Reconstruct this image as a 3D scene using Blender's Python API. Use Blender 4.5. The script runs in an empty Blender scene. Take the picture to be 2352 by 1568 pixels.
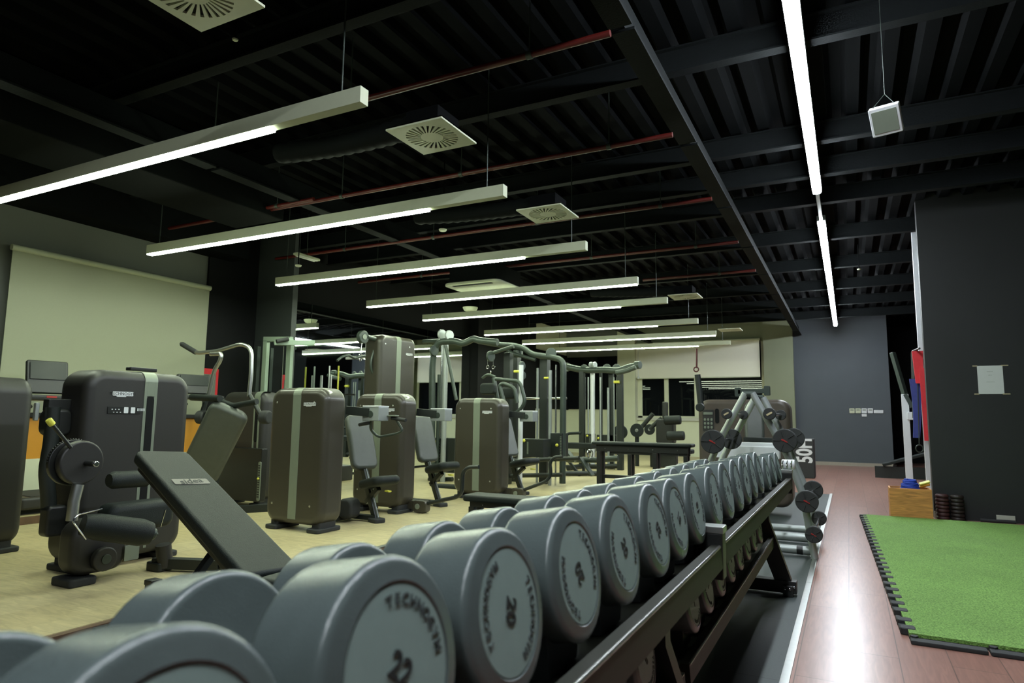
import bpy, math, random
from mathutils import Vector, Matrix
random.seed(7)
PI = math.pi
C = bpy.context.scene.collection
V = Vector
# ------------------------------------------------------------------ camera, world, exposure
F, CX, CY, H = 1501.0, 1176.0, 784.0, 1.15
ay = V((774, 186, F)).normalized()                 # room depth axis (+Y) in camera terms (right, down, forward)
ax = V((2946, -141, -F)); ax = (ax - ay * ax.dot(ay)).normalized()
az = -ax.cross(ay) if -ax.cross(ay).y < 0 else ax.cross(ay)
if az.y > 0: az = -az
cam_d = bpy.data.cameras.new('camera'); cam = bpy.data.objects.new('camera', cam_d); C.objects.link(cam)
cam_d.sensor_width = 36; cam_d.lens = F / 2352 * 36; cam_d.clip_start = .02
R = Matrix(((ax.x, -ax.y, -ax.z), (ay.x, -ay.y, -ay.z), (az.x, -az.y, -az.z)))
cam.matrix_world = Matrix.Translation((0, 0, H)) @ R.to_4x4()
cam_d.dof.use_dof = True; cam_d.dof.focus_distance = 4.2; cam_d.dof.aperture_fstop = 4.5
sc = bpy.context.scene; sc.camera = cam
sc.view_settings.view_transform = 'Standard'; sc.view_settings.look = 'None'
sc.view_settings.gamma = 1; sc.view_settings.use_curve_mapping = False
sc.view_settings.exposure = 0.0
w = bpy.data.worlds.new('world'); sc.world = w; w.use_nodes = True
w.node_tree.nodes['Background'].inputs[0].default_value = (.5, .62, .6, 1)
w.node_tree.nodes['Background'].inputs[1].default_value = .02
try:
    sc.cycles.use_denoising = True; sc.cycles.max_bounces = 8
except Exception: pass
PEND_E, LED_E = 75.0, 110.0                          # lamp emission

def ray(x, y):
    c = V((x - CX, y - CY, F)); return V((ax.dot(c), ay.dot(c), az.dot(c)))
def pz(x, y, z=0):
    d = ray(x, y); return d * ((z - H) / d.z) + V((0, 0, H))
def pY(x, y, Y):
    d = ray(x, y); return d * (Y / d.y) + V((0, 0, H))
def pX(x, y, X):
    d = ray(x, y); return d * (X / d.x) + V((0, 0, H))

# ------------------------------------------------------------------ materials
def mat(name, col, rough=.5, metal=0, emit=0, spec=.5, noise=0, nscale=20, bump=0, bscale=200, ecol=None, coat=0):
    m = bpy.data.materials.new(name); m.use_nodes = True; nt = m.node_tree; n = nt.nodes; l = nt.links
    b = n['Principled BSDF']; b.inputs['Base Color'].default_value = (*col, 1)
    b.inputs['Roughness'].default_value = rough; b.inputs['Metallic'].default_value = metal
    b.inputs['Specular IOR Level'].default_value = spec; b.inputs['Coat Weight'].default_value = coat
    if emit:
        b.inputs['Emission Color'].default_value = (*(ecol or col), 1); b.inputs['Emission Strength'].default_value = emit
    tc = n.new('ShaderNodeTexCoord')
    if noise:
        t = n.new('ShaderNodeTexNoise'); t.inputs['Scale'].default_value = nscale; t.inputs['Detail'].default_value = 6
        l.new(tc.outputs['Object'], t.inputs['Vector'])
        mx = n.new('ShaderNodeMix'); mx.data_type = 'RGBA'
        mx.inputs['A'].default_value = (*[max(0, c * (1 - noise)) for c in col], 1)
        mx.inputs['B'].default_value = (*[min(1, c * (1 + noise)) for c in col], 1)
        l.new(t.outputs['Fac'], mx.inputs['Factor']); l.new(mx.outputs['Result'], b.inputs['Base Color'])
    if bump:
        t2 = n.new('ShaderNodeTexNoise'); t2.inputs['Scale'].default_value = bscale; t2.inputs['Detail'].default_value = 3
        l.new(tc.outputs['Object'], t2.inputs['Vector'])
        bp = n.new('ShaderNodeBump'); bp.inputs['Strength'].default_value = bump; bp.inputs['Distance'].default_value = .004
        l.new(t2.outputs['Fac'], bp.inputs['Height']); l.new(bp.outputs['Normal'], b.inputs['Normal'])
    return m
M = {}
M['urethane'] = mat('grey_urethane', (.086, .106, .103), .24, noise=.12, nscale=30, bump=.15, bscale=350)
M['face'] = mat('dumbbell_face', (.21, .28, .26), .5, noise=.08, nscale=40, bump=.1, bscale=400)
M['rail_highlight'] = mat('rail_edge_highlight', (.22, .22, .2), .25, .7)  # paler metal than the rail, painting in the highlight along its edge
M['saddle'] = mat('grey_rubber_saddle', (.035, .04, .04), .6, noise=.2, nscale=40)
M['patch'] = mat('grey_name_patch', (.20, .19, .16), .6)
M['ink'] = mat('dark_lettering', (.012, .014, .014), .6)
M['ink_soft'] = mat('worn_lettering', (.05, .062, .062), .6)
M['chrome'] = mat('chrome', (.75, .76, .76), .16, 1)
M['steel'] = mat('brushed_steel', (.55, .57, .55), .35, 1, noise=.1)
M['black'] = mat('black_powder_coat', (.012, .013, .012), .38, noise=.3, nscale=60, bump=.1, bscale=500)
M['rail'] = mat('dark_painted_rail', (.018, .019, .013), .5, spec=.25, noise=.2, nscale=50)
M['rubber'] = mat('black_rubber', (.02, .022, .022), .7, noise=.3, nscale=40, bump=.2)
M['vinyl'] = mat('black_vinyl', (.008, .012, .011), .55, spec=.32, noise=.25, nscale=25, bump=.5, bscale=260)
M['leather'] = mat('grey_vinyl', (.06, .068, .058), .35, noise=.15, bump=.3, bscale=300)
M['shell'] = mat('bronze_grey_shell', (.040, .036, .026), .36, noise=.12, nscale=80, bump=.12, bscale=600, coat=.2)
M['shell_dark'] = mat('dark_grey_shell', (.020, .0195, .0175), .45, noise=.15, nscale=80, bump=.12, bscale=600)
M['shell_tan'] = mat('tan_grey_shell', (.075, .06, .047), .38, noise=.1)
M['stripe'] = mat('silver_stripe', (.20, .23, .18), .4, .25, noise=.06)
M['silver'] = mat('silver_paint', (.36, .39, .38), .35, .4, noise=.06)
M['gunmetal'] = mat('green_grey_paint', (.042, .056, .046), .4, .2, noise=.1)
M['darkframe'] = mat('dark_frame_paint', (.014, .018, .016), .42, .1, noise=.15)
M['paleframe'] = mat('pale_green_paint', (.28, .36, .28), .45, .1, noise=.08)
M['white'] = mat('white_plastic', (.7, .72, .7), .4)
M['whitepaint'] = mat('white_paint', (.62, .64, .66), .4, noise=.05)
M['cream'] = mat('cream_fixture', (.50, .53, .38), .5, noise=.05)
M['yellow'] = mat('yellow_plastic', (.6, .58, .07), .45)
M['red'] = mat('red_fabric', (.6, .02, .03), .65, noise=.15)
M['blue'] = mat('blue_fabric', (.03, .045, .22), .65, noise=.2)
M['bluerope'] = mat('blue_rope', (.02, .06, .42), .7, noise=.3, nscale=60, bump=.8, bscale=150)
M['redpipe'] = mat('red_fire_pipe', (.07, .006, .004), .4, noise=.2)
M['orange'] = mat('orange_laminate', (.55, .24, .015), .45, noise=.08, nscale=6)
M['screen'] = mat('dark_screen', (.010, .015, .012), .3, spec=.3)
M['redlogo'] = mat('red_emblem', (.3, .012, .01), .5)
M['maroon'] = mat('maroon_rubber', (.05, .016, .014), .55, noise=.3)
M['darkbrown'] = mat('dark_brown_rubber', (.02, .013, .010), .55, noise=.3)
M['paper'] = mat('paper', (.62, .64, .62), .8, noise=.04)
M['tape'] = mat('masking_tape', (.5, .42, .25), .7)
M['pend_lamp'] = mat('pendant_diffuser', (.9, .97, .85), .5, emit=PEND_E, ecol=(.86, 1, .74))
M['led_lamp'] = mat('strip_diffuser', (.95, .97, 1), .5, emit=LED_E, ecol=(.86, .94, 1))
M['mirror'] = mat('mirror_glass', (.78, .84, .80), .015, 1)
M['glass'] = mat('night_window_glass', (.005, .006, .007), .008, 0, spec=.25)
M['wall_dark'] = mat('charcoal_wall_paint', (.015, .0165, .0165), .6, noise=.12, nscale=5, bump=.15, bscale=120)
M['wall_blue'] = mat('slate_wall_paint', (.060, .072, .084), .6, noise=.08, nscale=3, bump=.15, bscale=120)
M['wall_black'] = mat('black_wall_paint', (.004, .0045, .005), .65, spec=.2, noise=.2, nscale=4)
M['wall_cream'] = mat('cream_wall_paint', (.62, .64, .46), .7, noise=.05, nscale=3)
M['wall_olive'] = mat('olive_paint_and_shade', (.20, .22, .14), .7, noise=.06, nscale=3)
M['wall_grey'] = mat('grey_wall_paint', (.13, .14, .12), .7, noise=.06, nscale=3)
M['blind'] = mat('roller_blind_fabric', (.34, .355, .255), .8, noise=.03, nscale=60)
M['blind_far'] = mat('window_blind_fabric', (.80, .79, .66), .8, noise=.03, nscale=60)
M['pier'] = mat('grey_pier_paint', (.035, .042, .04), .6, noise=.08, nscale=5)
M['baseboard'] = mat('baseboard', (.30, .27, .22), .5, noise=.1)
M['tile_pale'] = mat('pale_skirting', (.5, .5, .42), .5)
M['deck'] = mat('black_metal_deck', (.0022, .0026, .0029), .85, spec=.05, noise=.25, nscale=6)
M['beam'] = mat('dark_steel_beam', (.0065, .008, .0085), .75, spec=.1, noise=.25, nscale=14, bump=.4, bscale=60)
M['duct'] = mat('dark_duct', (.004, .005, .005), .8, spec=.08, noise=.2)
M['riser'] = mat('dark_wood_riser', (.11, .06, .032), .5, noise=.4, nscale=12)

def planks(name, c1, c2, seam, bw, rh, rough, grain=.25, msize=.012, bumps=.15, rot=PI/2, gsc=(14, 1.2, 1)):
    m = bpy.data.materials.new(name); m.use_nodes = True; nt = m.node_tree; n = nt.nodes; l = nt.links; b = n['Principled BSDF']
    tc = n.new('ShaderNodeTexCoord'); mp = n.new('ShaderNodeMapping'); mp.inputs['Rotation'].default_value = (0, 0, rot); mp.inputs['Location'].default_value = (7.3, .05, 0)
    l.new(tc.outputs['Object'], mp.inputs['Vector'])
    br = n.new('ShaderNodeTexBrick'); br.inputs['Scale'].default_value = 1
    br.inputs['Brick Width'].default_value = bw; br.inputs['Row Height'].default_value = rh
    br.inputs['Mortar Size'].default_value = msize / 4; br.inputs['Mortar Smooth'].default_value = .3
    br.inputs['Color1'].default_value = (*c1, 1); br.inputs['Color2'].default_value = (*c2, 1); br.inputs['Mortar'].default_value = (*seam, 1)
    br.offset = .37; br.squash = 1
    l.new(mp.outputs['Vector'], br.inputs['Vector'])
    mp2 = n.new('ShaderNodeMapping'); mp2.inputs['Scale'].default_value = gsc
    l.new(tc.outputs['Object'], mp2.inputs['Vector'])
    ns = n.new('ShaderNodeTexNoise'); ns.inputs['Scale'].default_value = 3; ns.inputs['Detail'].default_value = 8; ns.inputs['Distortion'].default_value = 1.2
    l.new(mp2.outputs['Vector'], ns.inputs['Vector'])
    mr = n.new('ShaderNodeMapRange'); mr.inputs['From Min'].default_value = .3; mr.inputs['From Max'].default_value = .7
    mr.inputs['To Min'].default_value = 1 - grain; mr.inputs['To Max'].default_value = 1 + grain
    l.new(ns.outputs['Fac'], mr.inputs['Value'])
    vm = n.new('ShaderNodeVectorMath'); vm.operation = 'SCALE'
    l.new(br.outputs['Color'], vm.inputs[0]); l.new(mr.outputs['Result'], vm.inputs['Scale'])
    l.new(vm.outputs['Vector'], b.inputs['Base Color'])
    bp = n.new('ShaderNodeBump'); bp.inputs['Strength'].default_value = bumps; bp.inputs['Distance'].default_value = .002
    l.new(ns.outputs['Fac'], bp.inputs['Height']); l.new(bp.outputs['Normal'], b.inputs['Normal'])
    b.inputs['Roughness'].default_value = rough
    return m
M['floor_wood'] = planks('red_brown_laminate', (.31, .165, .13), (.27, .135, .105), (.12, .07, .055), 1.3, .22, .28, grain=.16, bumps=.08)
M['floor_beige'] = planks('pale_laminate', (.50, .43, .245), (.44, .37, .20), (.36, .30, .16), 1.1, .33, .42, grain=.18, msize=.006, gsc=(2.2, 9, 1))
M['mat_floor'] = planks('rubber_floor_tiles', (.036, .046, .044), (.030, .039, .038), (.012, .014, .014), 1.0, 1.0, .6, grain=.2, bumps=.3, gsc=(60, 60, 1))
M['cratewood'] = planks('crate_wood', (.55, .25, .07), (.46, .19, .05), (.22, .09, .03), 30, .2, .5, grain=.35, rot=0, gsc=(1.5, 1.5, 14))
M['turf'] = None
def turf_mat():
    m = bpy.data.materials.new('green_turf'); m.use_nodes = True; nt = m.node_tree; n = nt.nodes; l = nt.links; b = n['Principled BSDF']
    tc = n.new('ShaderNodeTexCoord')
    a = n.new('ShaderNodeTexNoise'); a.inputs['Scale'].default_value = 110; a.inputs['Detail'].default_value = 4
    c = n.new('ShaderNodeTexNoise'); c.inputs['Scale'].default_value = 2.2; c.inputs['Detail'].default_value = 3
    for t in (a, c): l.new(tc.outputs['Object'], t.inputs['Vector'])
    r = n.new('ShaderNodeValToRGB'); r.color_ramp.elements[0].position = .32; r.color_ramp.elements[1].position = .72
    r.color_ramp.elements[0].color = (.075, .165, .025, 1); r.color_ramp.elements[1].color = (.25, .46, .10, 1)
    l.new(a.outputs['Fac'], r.inputs['Fac'])
    mr = n.new('ShaderNodeMapRange'); mr.inputs['To Min'].default_value = .8; mr.inputs['To Max'].default_value = 1.2
    l.new(c.outputs['Fac'], mr.inputs['Value'])
    vm = n.new('ShaderNodeVectorMath'); vm.operation = 'SCALE'; l.new(r.outputs['Color'], vm.inputs[0]); l.new(mr.outputs['Result'], vm.inputs['Scale'])
    l.new(vm.outputs['Vector'], b.inputs['Base Color']); b.inputs['Roughness'].default_value = .85
    bp = n.new('ShaderNodeBump'); bp.inputs['Strength'].default_value = .9; bp.inputs['Distance'].default_value = .01
    l.new(a.outputs['Fac'], bp.inputs['Height']); l.new(bp.outputs['Normal'], b.inputs['Normal'])
    return m
M['turf'] = turf_mat()

# ------------------------------------------------------------------ mesh building
class MB:
    def __init__(s): s.v = []; s.f = []
    def add(s, vs, fs):
        o = len(s.v); s.v += [V(p) for p in vs]; s.f += [tuple(i + o for i in f) for f in fs]; return s
    def rings(s, rings, cap=True, closed=False):
        n = len(rings[0]); vs = [p for r in rings for p in r]; fs = []
        m = len(rings)
        for k in range(m if closed else m - 1):
            a = k * n; b = ((k + 1) % m) * n
            for i in range(n):
                j = (i + 1) % n; fs.append((a + i, a + j, b + j, b + i))
        if cap and not closed:
            fs.append(tuple(range(n))[::-1]); fs.append(tuple((m - 1) * n + i for i in range(n)))
        return s.add(vs, fs)
def outline(w, h, r, seg=5):
    r = max(min(r, w / 2 - 1e-4, h / 2 - 1e-4), 1e-4); pts = []
    for cx_, cy_, a0 in ((w/2-r, h/2-r, 0), (-w/2+r, h/2-r, 90), (-w/2+r, -h/2+r, 180), (w/2-r, -h/2+r, 270)):
        for k in range(seg + 1):
            a = math.radians(a0 + 90 * k / seg); pts.append((cx_ + r * math.cos(a), cy_ + r * math.sin(a)))
    return pts
def frame(n, up=(0, 0, 1)):
    n = V(n).normalized(); up = V(up)
    if abs(n.dot(up.normalized())) > .99: up = V((0, 1, 0))
    u = up.cross(n).normalized(); v = n.cross(u).normalized(); return u, v, n
def slab(mb, c, w, h, d, r=.01, b=.005, n=(0, -1, 0), up=(0, 0, 1), seg=4, bseg=3, top=None):
    """rounded plate: width w (u), height h (v, along up), thickness d along n, centred on c"""
    u, v, n = frame(n, up); c = V(c); R_ = []
    b = min(b, d / 2 - 1e-5)
    def ring(ins, off):
        return [c + u * x + v * y + n * off for x, y in outline(w - 2 * ins, h - 2 * ins, max(r - ins, .0005), seg)]
    for k in range(bseg + 1):
        a = PI / 2 * k / bseg; R_.append(ring(b * (1 - math.sin(a)), -d / 2 + b * (1 - math.cos(a))))
    for k in range(bseg, -1, -1):
        a = PI / 2 * k / bseg; R_.append(ring(b * (1 - math.sin(a)), d / 2 - b * (1 - math.cos(a))))
    return mb.rings(R_)
def box(mb, lo, hi, b=.004):
    lo = V(lo); hi = V(hi); s = hi - lo; c = (lo + hi) / 2
    if b <= 0 or min(s) < .003:
        x0, y0, z0 = lo; x1, y1, z1 = hi
        return mb.add([(x0,y0,z0),(x1,y0,z0),(x1,y1,z0),(x0,y1,z0),(x0,y0,z1),(x1,y0,z1),(x1,y1,z1),(x0,y1,z1)],
                      [(3,2,1,0),(4,5,6,7),(0,1,5,4),(1,2,6,5),(2,3,7,6),(3,0,4,7)])
    return slab(mb, c, s.x, s.z, s.y, b, b, (0, -1, 0), seg=2, bseg=2)
def bar(mb, p0, p1, w, h, up=(0, 0, 1), b=.004):
    p0 = V(p0); p1 = V(p1); n = p1 - p0
    return slab(mb, (p0 + p1) / 2, w, h, n.length, b, min(b, .004), n, up, seg=2, bseg=1)
def fillet(pts, r, n=5):
    pts = [V(p) for p in pts]; out = [pts[0]]
    for i in range(1, len(pts) - 1):
        a, p, c = pts[i-1], pts[i], pts[i+1]; d1 = (a - p); d2 = (c - p)
        rr = min(r, d1.length * .49, d2.length * .49); s = p + d1.normalized() * rr; e = p + d2.normalized() * rr
        for k in range(n + 1):
            t = k / n; out.append(s * (1 - t) ** 2 + p * 2 * t * (1 - t) + e * t * t)
    out.append(pts[-1]); return out
def tube(mb, pts, r, seg=10, fil=0, sq=1.0):
    pts = fillet(pts, fil) if fil else [V(p) for p in pts]
    rings = []; u = None
    for i, p in enumerate(pts):
        t = (pts[min(i + 1, len(pts) - 1)] - pts[max(i - 1, 0)])
        t = t.normalized() if t.length > 1e-9 else V((0, 0, 1))
        if u is None: u, v_, _ = frame(t)
        u = (u - t * u.dot(t)).normalized(); v_ = t.cross(u)
        rr = r[i] if isinstance(r, (list, tuple)) else r
        rings.append([p + (u * math.cos(2*PI*k/seg) + v_ * sq * math.sin(2*PI*k/seg)) * rr for k in range(seg)])
    return mb.rings(rings)
def cyl(mb, p0, p1, r, seg=20, b=.0):
    p0 = V(p0); p1 = V(p1); L = (p1 - p0).length; b = min(b, L / 2.01, r * .9)
    prof = [(0, r - b)] + ([(b * (1 - math.cos(a)), r - b + b * math.sin(a)) for a in (PI/6, PI/3, PI/2)] if b else []) \
        + ([(L - b * (1 - math.cos(a)), r - b + b * math.sin(a)) for a in (PI/2, PI/3, PI/6)] if b else []) + [(L, r - b)]
    return lathe(mb, p0, p1 - p0, prof, seg)
def lathe(mb, p, axis, prof, seg=24):
    u, v, n = frame(axis); p = V(p)
    return mb.rings([[p + n * t + (u * math.cos(2*PI*k/seg) + v * math.sin(2*PI*k/seg)) * r for k in range(seg)] for t, r in prof])
def ball(mb, c, r, seg=14):
    return lathe(mb, V(c) - V((0, 0, r)), (0, 0, 1), [(r * (1 - math.cos(a)), max(r * math.sin(a), 1e-4)) for a in [PI * k / 8 for k in range(9)]], seg)
def torus(mb, c, axis, R0, r, seg=28, s2=8):
    u, v, n = frame(axis); c = V(c); rr = []
    for k in range(seg):
        a = 2*PI*k/seg; d = u * math.cos(a) + v * math.sin(a)
        rr.append([c + d * (R0 + r * math.cos(2*PI*j/s2)) + n * r * math.sin(2*PI*j/s2) for j in range(s2)])
    return mb.rings(rr, closed=True)
_tc = {}
def text(mb, body, size, origin, xdir, ydir, depth=.0008, bold=0.0, align='CENTER'):
    key = (body, align, bold)
    if key not in _tc:
        cu = bpy.data.curves.new('t', 'FONT'); cu.body = body; cu.size = 1; cu.align_x = align; cu.align_y = 'CENTER'; cu.resolution_u = 3; cu.offset = bold
        o = bpy.data.objects.new('t', cu); C.objects.link(o); dg = bpy.context.evaluated_depsgraph_get(); dg.update()
        me = bpy.data.meshes.new_from_object(o.evaluated_get(dg))
        _tc[key] = ([v.co.copy() for v in me.vertices], [tuple(p.vertices) for p in me.polygons])
        bpy.data.objects.remove(o); bpy.data.curves.remove(cu); bpy.data.meshes.remove(me)
    vs, fs = _tc[key]; X = V(xdir).normalized(); Y = V(ydir).normalized(); N = X.cross(Y); o = V(origin)
    n = len(vs)
    front = [o + X * p.x * size + Y * p.y * size + N * depth for p in vs]
    back = [o + X * p.x * size + Y * p.y * size for p in vs]
    from collections import Counter
    cnt = Counter()
    for f in fs:
        for i in range(len(f)): cnt[tuple(sorted((f[i], f[(i+1) % len(f)])))] += 1
    sides = []
    for f in fs:
        for i in range(len(f)):
            a, b_ = f[i], f[(i+1) % len(f)]
            if cnt[tuple(sorted((a, b_)))] == 1: sides.append((b_, a, a + n, b_ + n))
    return mb.add(front + back, list(fs) + sides)
def mesh(name, mb, m, ang=38):
    me = bpy.data.meshes.new(name); me.from_pydata([tuple(p) for p in mb.v], [], mb.f); me.validate()
    import bmesh
    bm = bmesh.new(); bm.from_mesh(me); bmesh.ops.recalc_face_normals(bm, faces=bm.faces); bm.to_mesh(me); bm.free()
    me.materials.append(M[m]); me.polygons.foreach_set('use_smooth', [True] * len(me.polygons))
    me.set_sharp_from_angle(angle=math.radians(ang)); me.update(); return me
def struct(name, mb, m, kind=True):
    o = bpy.data.objects.new(name, mesh(name, mb, m)); C.objects.link(o)
    if kind: o['kind'] = 'structure'
    return o
def boxs(name, lo, hi, m, b=0): mb = MB(); box(mb, lo, hi, b); return struct(name, mb, m)
class T:
    def __init__(s, name, label, cat, loc=(0, 0, 0), rz=0, group=None, world=True):
        s.o = bpy.data.objects.new(name, None); C.objects.link(s.o); s.loc = V(loc); s.world = world
        s.o.location = loc; s.o.rotation_euler = (0, 0, rz); s.o.empty_display_size = .1
        s.o['label'] = label; s.o['category'] = cat
        if group: s.o['group'] = group
    def part(s, name, mb, m, parent=None, label=None):
        if s.world: mb.v = [p - s.loc for p in mb.v]
        o = bpy.data.objects.new(name, mesh(name, mb, m)); C.objects.link(o); o.parent = parent or s.o
        if label: o['label'] = label
        return o
def solo(name, mb, m, label, cat, loc, group=None):
    loc = V(loc); mb.v = [p - loc for p in mb.v]
    o = bpy.data.objects.new(name, mesh(name, mb, m)); C.objects.link(o); o.location = loc
    o['label'] = label; o['category'] = cat
    if group: o['group'] = group
    return o
def dup(root, loc, label=None, rz=None, scale=None):
    r = root.copy(); C.objects.link(r); r.location = loc
    if rz is not None: r.rotation_euler = (0, 0, rz)
    if scale: r.scale = scale
    if label: r['label'] = label
    for ch in list(root.children):
        c = ch.copy(); C.objects.link(c); c.parent = r
        for g in list(ch.children):
            d = g.copy(); C.objects.link(d); d.parent = c
    return r

# ------------------------------------------------------------------ the room
P = .09                                            # height of the pale raised floor
boxs('floor', (-.30, -4, -.1), (6, 23, 0), 'floor_wood')
boxs('floor', (-3.46, -4, -.1), (-.30, 11.9, -.001), 'mat_floor')
boxs('floor', (-3.46, 11.9, -.1), (-.30, 23, 0), 'floor_wood')
boxs('floor', (-12, -4, -.1), (-3.47, 20, P), 'floor_beige')
mb = MB(); box(mb, (-3.47, -4, -.0), (-3.43, 20, P - .004), .002); struct('trim_1', mb, 'riser')
mb = MB(); box(mb, (-3.49, 3.2, P), (-3.44, 20, P + .006), .002); struct('trim_2', mb, 'steel')
mb = MB(); box(mb, (-.325, -4, 0), (-.285, 5.3, .007), .002); box(mb, (-.325, 5.305, 0), (-.285, 11.95, .007), .002); struct('trim_3', mb, 'steel')
# corrugated metal deck ceiling
mb = MB(); xs = []; x = -9.0
while x < 6:
    xs += [(x, 4.02), (x + .10, 4.02), (x + .14, 4.09), (x + .22, 4.09)]; x += .26
mb.add([(a, yy, z) for yy in (-4, 23) for a, z in xs], [(i, i + 1, len(xs) + i + 1, len(xs) + i) for i in range(len(xs) - 1)])
mb.add([(a, yy, z + .05) for yy in (-4, 23) for a, z in xs], [(i, i + 1, len(xs) + i + 1, len(xs) + i) for i in range(len(xs) - 1)])
struct('ceiling', mb, 'deck')
YW = 19.9; XL = -8.15
# far wall: dark slate section, olive pier, window bay, cream pier, black glazed panel
xa = pY(1830, 1000, YW).x; xb = pY(2050, 1000, YW).x; xc = pY(1762, 1000, YW).x; xd = pY(1465, 1000, YW).x; xe = pY(1425, 1000, YW).x
boxs('wall_far', (xa, YW, 0), (xb, YW + .3, 4.1), 'wall_blue')
boxs('wall_far', (xc, YW - .25, 0), (xa, YW + .2, 4.1), 'wall_olive')
boxs('wall_far', (xd, YW, 0), (xc, YW + .2, 1.22), 'wall_cream')
boxs('wall_far', (xd, YW, 3.45), (xc, YW + .2, 4.1), 'wall_olive')  # shadow on the upper cream wall, put in as olive colour
boxs('wall_far', (xe, YW - .25, 0), (xd, YW + .2, 4.1), 'wall_cream')
boxs('wall_far', (XL - .2, YW, 0), (xe, YW + .2, 4.1), 'wall_cream')
boxs('wall_far', (xb, 22.5, 0), (6, 22.7, 4.1), 'wall_black')
boxs('wall_far', (xb - .15, YW + .3, 0), (xb, 22.5, 4.1), 'wall_black')
boxs('trim_4', (XL, YW - .12, 3.15), (xe, YW, 4.0), 'wall_grey')
boxs('baseboard_far', (xa, YW - .02, 0), (xb, YW, .09), 'baseboard')
# left wall
boxs('wall_left', (XL - .2, 3.38, 0), (XL, 6.6, 4.1), 'wall_grey')
boxs('wall_left', (XL - .2, -4, 0), (XL, 3.38, 4.1), 'wall_black')
boxs('wall_left', (XL - .2, 6.6, 0), (XL, 13.6, 4.1), 'wall_black')
boxs('wall_left', (XL - .2, 13.6, 0), (XL, 20.1, 4.1), 'wall_cream')
boxs('wall_left', (XL, 6.22, P), (XL + .04, 7.1, 4.1), 'wall_black')
boxs('wall_left', (XL, 1, P), (XL + .12, 3.38, 4.1), 'wall_black')
boxs('wall_left', (XL, 7.1, P), (-7.36, 7.2, 4.1), 'pier')
boxs('wall_left', (XL, 13.6, P), (-7.9, 16.9, 4.1), 'wall_black')
boxs('wall_left', (XL, 16.9, 1.45), (XL + .03, YW, 3.2), 'wall_black')
boxs('trim_5', (XL, 2.0, 3.42), (-7.75, 6.6, 3.9), 'duct')
# right partition and unseen sides
XR, YR = .885, 9.68
boxs('wall_right', (XR, YR, 0), (6, YR + .14, 4.1), 'wall_dark')
boxs('wall_right', (5.8, -4, 0), (6, YR, 4.1), 'wall_black')
boxs('wall_back', (-12, -4.2, 0), (6, -4, 4.1), 'wall_black')
mb = MB(); x = XR + .02
for k, (a, b_) in enumerate(((.0, .09), (.62, .80), (1.28, 1.9), (1.95, 3.6))):
    box(mb, (XR + a, YR - .015, 0), (XR + b_, YR, .085), .002)
struct('baseboard_right', mb, 'tile_pale')
# mirror wall on the left and the mirrored cladding on the pier
def solo_box(name, lo, hi, m, label, cat, b=.003, group=None):
    mb = MB(); box(mb, lo, hi, b); return solo(name, mb, m, label, cat, ((lo[0]+hi[0])/2, (lo[1]+hi[1])/2, lo[2]), group)
solo_box('wall_mirror', (XL, 7.21, P + .05), (XL + .02, 13.59, 3.05), 'mirror', 'large frameless mirror covering the left wall behind the cable machines', 'mirror', 0)
zt = pY(615, 782, 7.1).z
solo_box('wall_mirror', (XL + .06, 7.075, P + .05), (-7.38, 7.098, zt), 'mirror', 'narrow mirror fixed to the lower half of the dark left pier', 'mirror', 0)
# window_1 in the far wall
zb, zw0 = 2.42, 1.22
o = struct('window_1', (lambda m_: (box(m_, (xd, YW + .05, zw0), (xc, YW + .12, zw0 + .06), .003), box(m_, (xd, YW + .05, zw0), (xd + .14, YW + .12, 3.45), .003),
     box(m_, (xc - .1, YW + .05, zw0), (xc, YW + .12, 3.45), .003)) and m_)(MB()), 'wall_cream')
m1 = pY(1530, 900, YW).x; m2 = pY(1600, 900, YW).x
for xm, wd in ((m1, .13), (m2, .15)):
    mb = MB(); box(mb, (xm - wd/2, YW + .03, zw0), (xm + wd/2, YW + .12, 3.45), .004)
    q = bpy.data.objects.new('mullion', mesh('mullion', mb, 'wall_cream')); C.objects.link(q); q.parent = o
for a, b_ in ((xd + .14, m1 - .06), (m1 + .06, m2 - .07), (m2 + .07, xc - .1)):
    mb = MB(); box(mb, (a, YW + .07, zw0 + .05), (b_, YW + .085, 3.4), 0)
    q = bpy.data.objects.new('pane', mesh('pane', mb, 'glass')); C.objects.link(q); q.parent = o
boxs('wall_far', (xd, YW + .13, 1.2), (xc, YW + .16, 3.45), 'wall_black')
boxs('trim_6', (xd, YW - .06, 1.14), (xc, YW + .05, 1.22), 'tile_pale')
# dark glazed panel left of the cream pier
mb = MB(); box(mb, (XL + .02, YW - .05, 1.47), (xe - .02, YW - .01, 3.15), 0)
q = solo('dark_glass_panel', mb, 'glass', 'wide black glass panel on the far wall left of the cream pier', 'panel', (-7.2, YW - .03, 1.47))

# ------------------------------------------------------------------ blinds
def blind(name, lo, hi, axis, label, hemz):
    t = T(name, label, 'blind', ((lo[0]+hi[0])/2, (lo[1]+hi[1])/2, lo[2]))
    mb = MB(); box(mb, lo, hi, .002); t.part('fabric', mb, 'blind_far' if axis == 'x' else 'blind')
    mb = MB(); a = V(((lo[0]+hi[0])/2, (lo[1]+hi[1])/2, hi[2])); h = V((hi[0]-lo[0] if axis == 'x' else 0, hi[1]-lo[1] if axis == 'y' else 0, 0)) / 2
    cyl(mb, a - h * 1.01, a + h * 1.01, .035, 12); t.part('roller', mb, 'cream')
    mb = MB(); a.z = lo[2]; bar(mb, a - h, a + h, .02, .03); t.part('hem_bar', mb, 'cream'); return t
A_ = pX(30, 568, XL + .1); B_ = pX(466, 658, XL + .1)
blind('roller_blind', (XL + .09, A_.y, .95), (XL + .10, 6.2, (A_.z + B_.z) / 2), 'y', 'huge cream roller blind covering the left wall behind the treadmills', 0)
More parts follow.
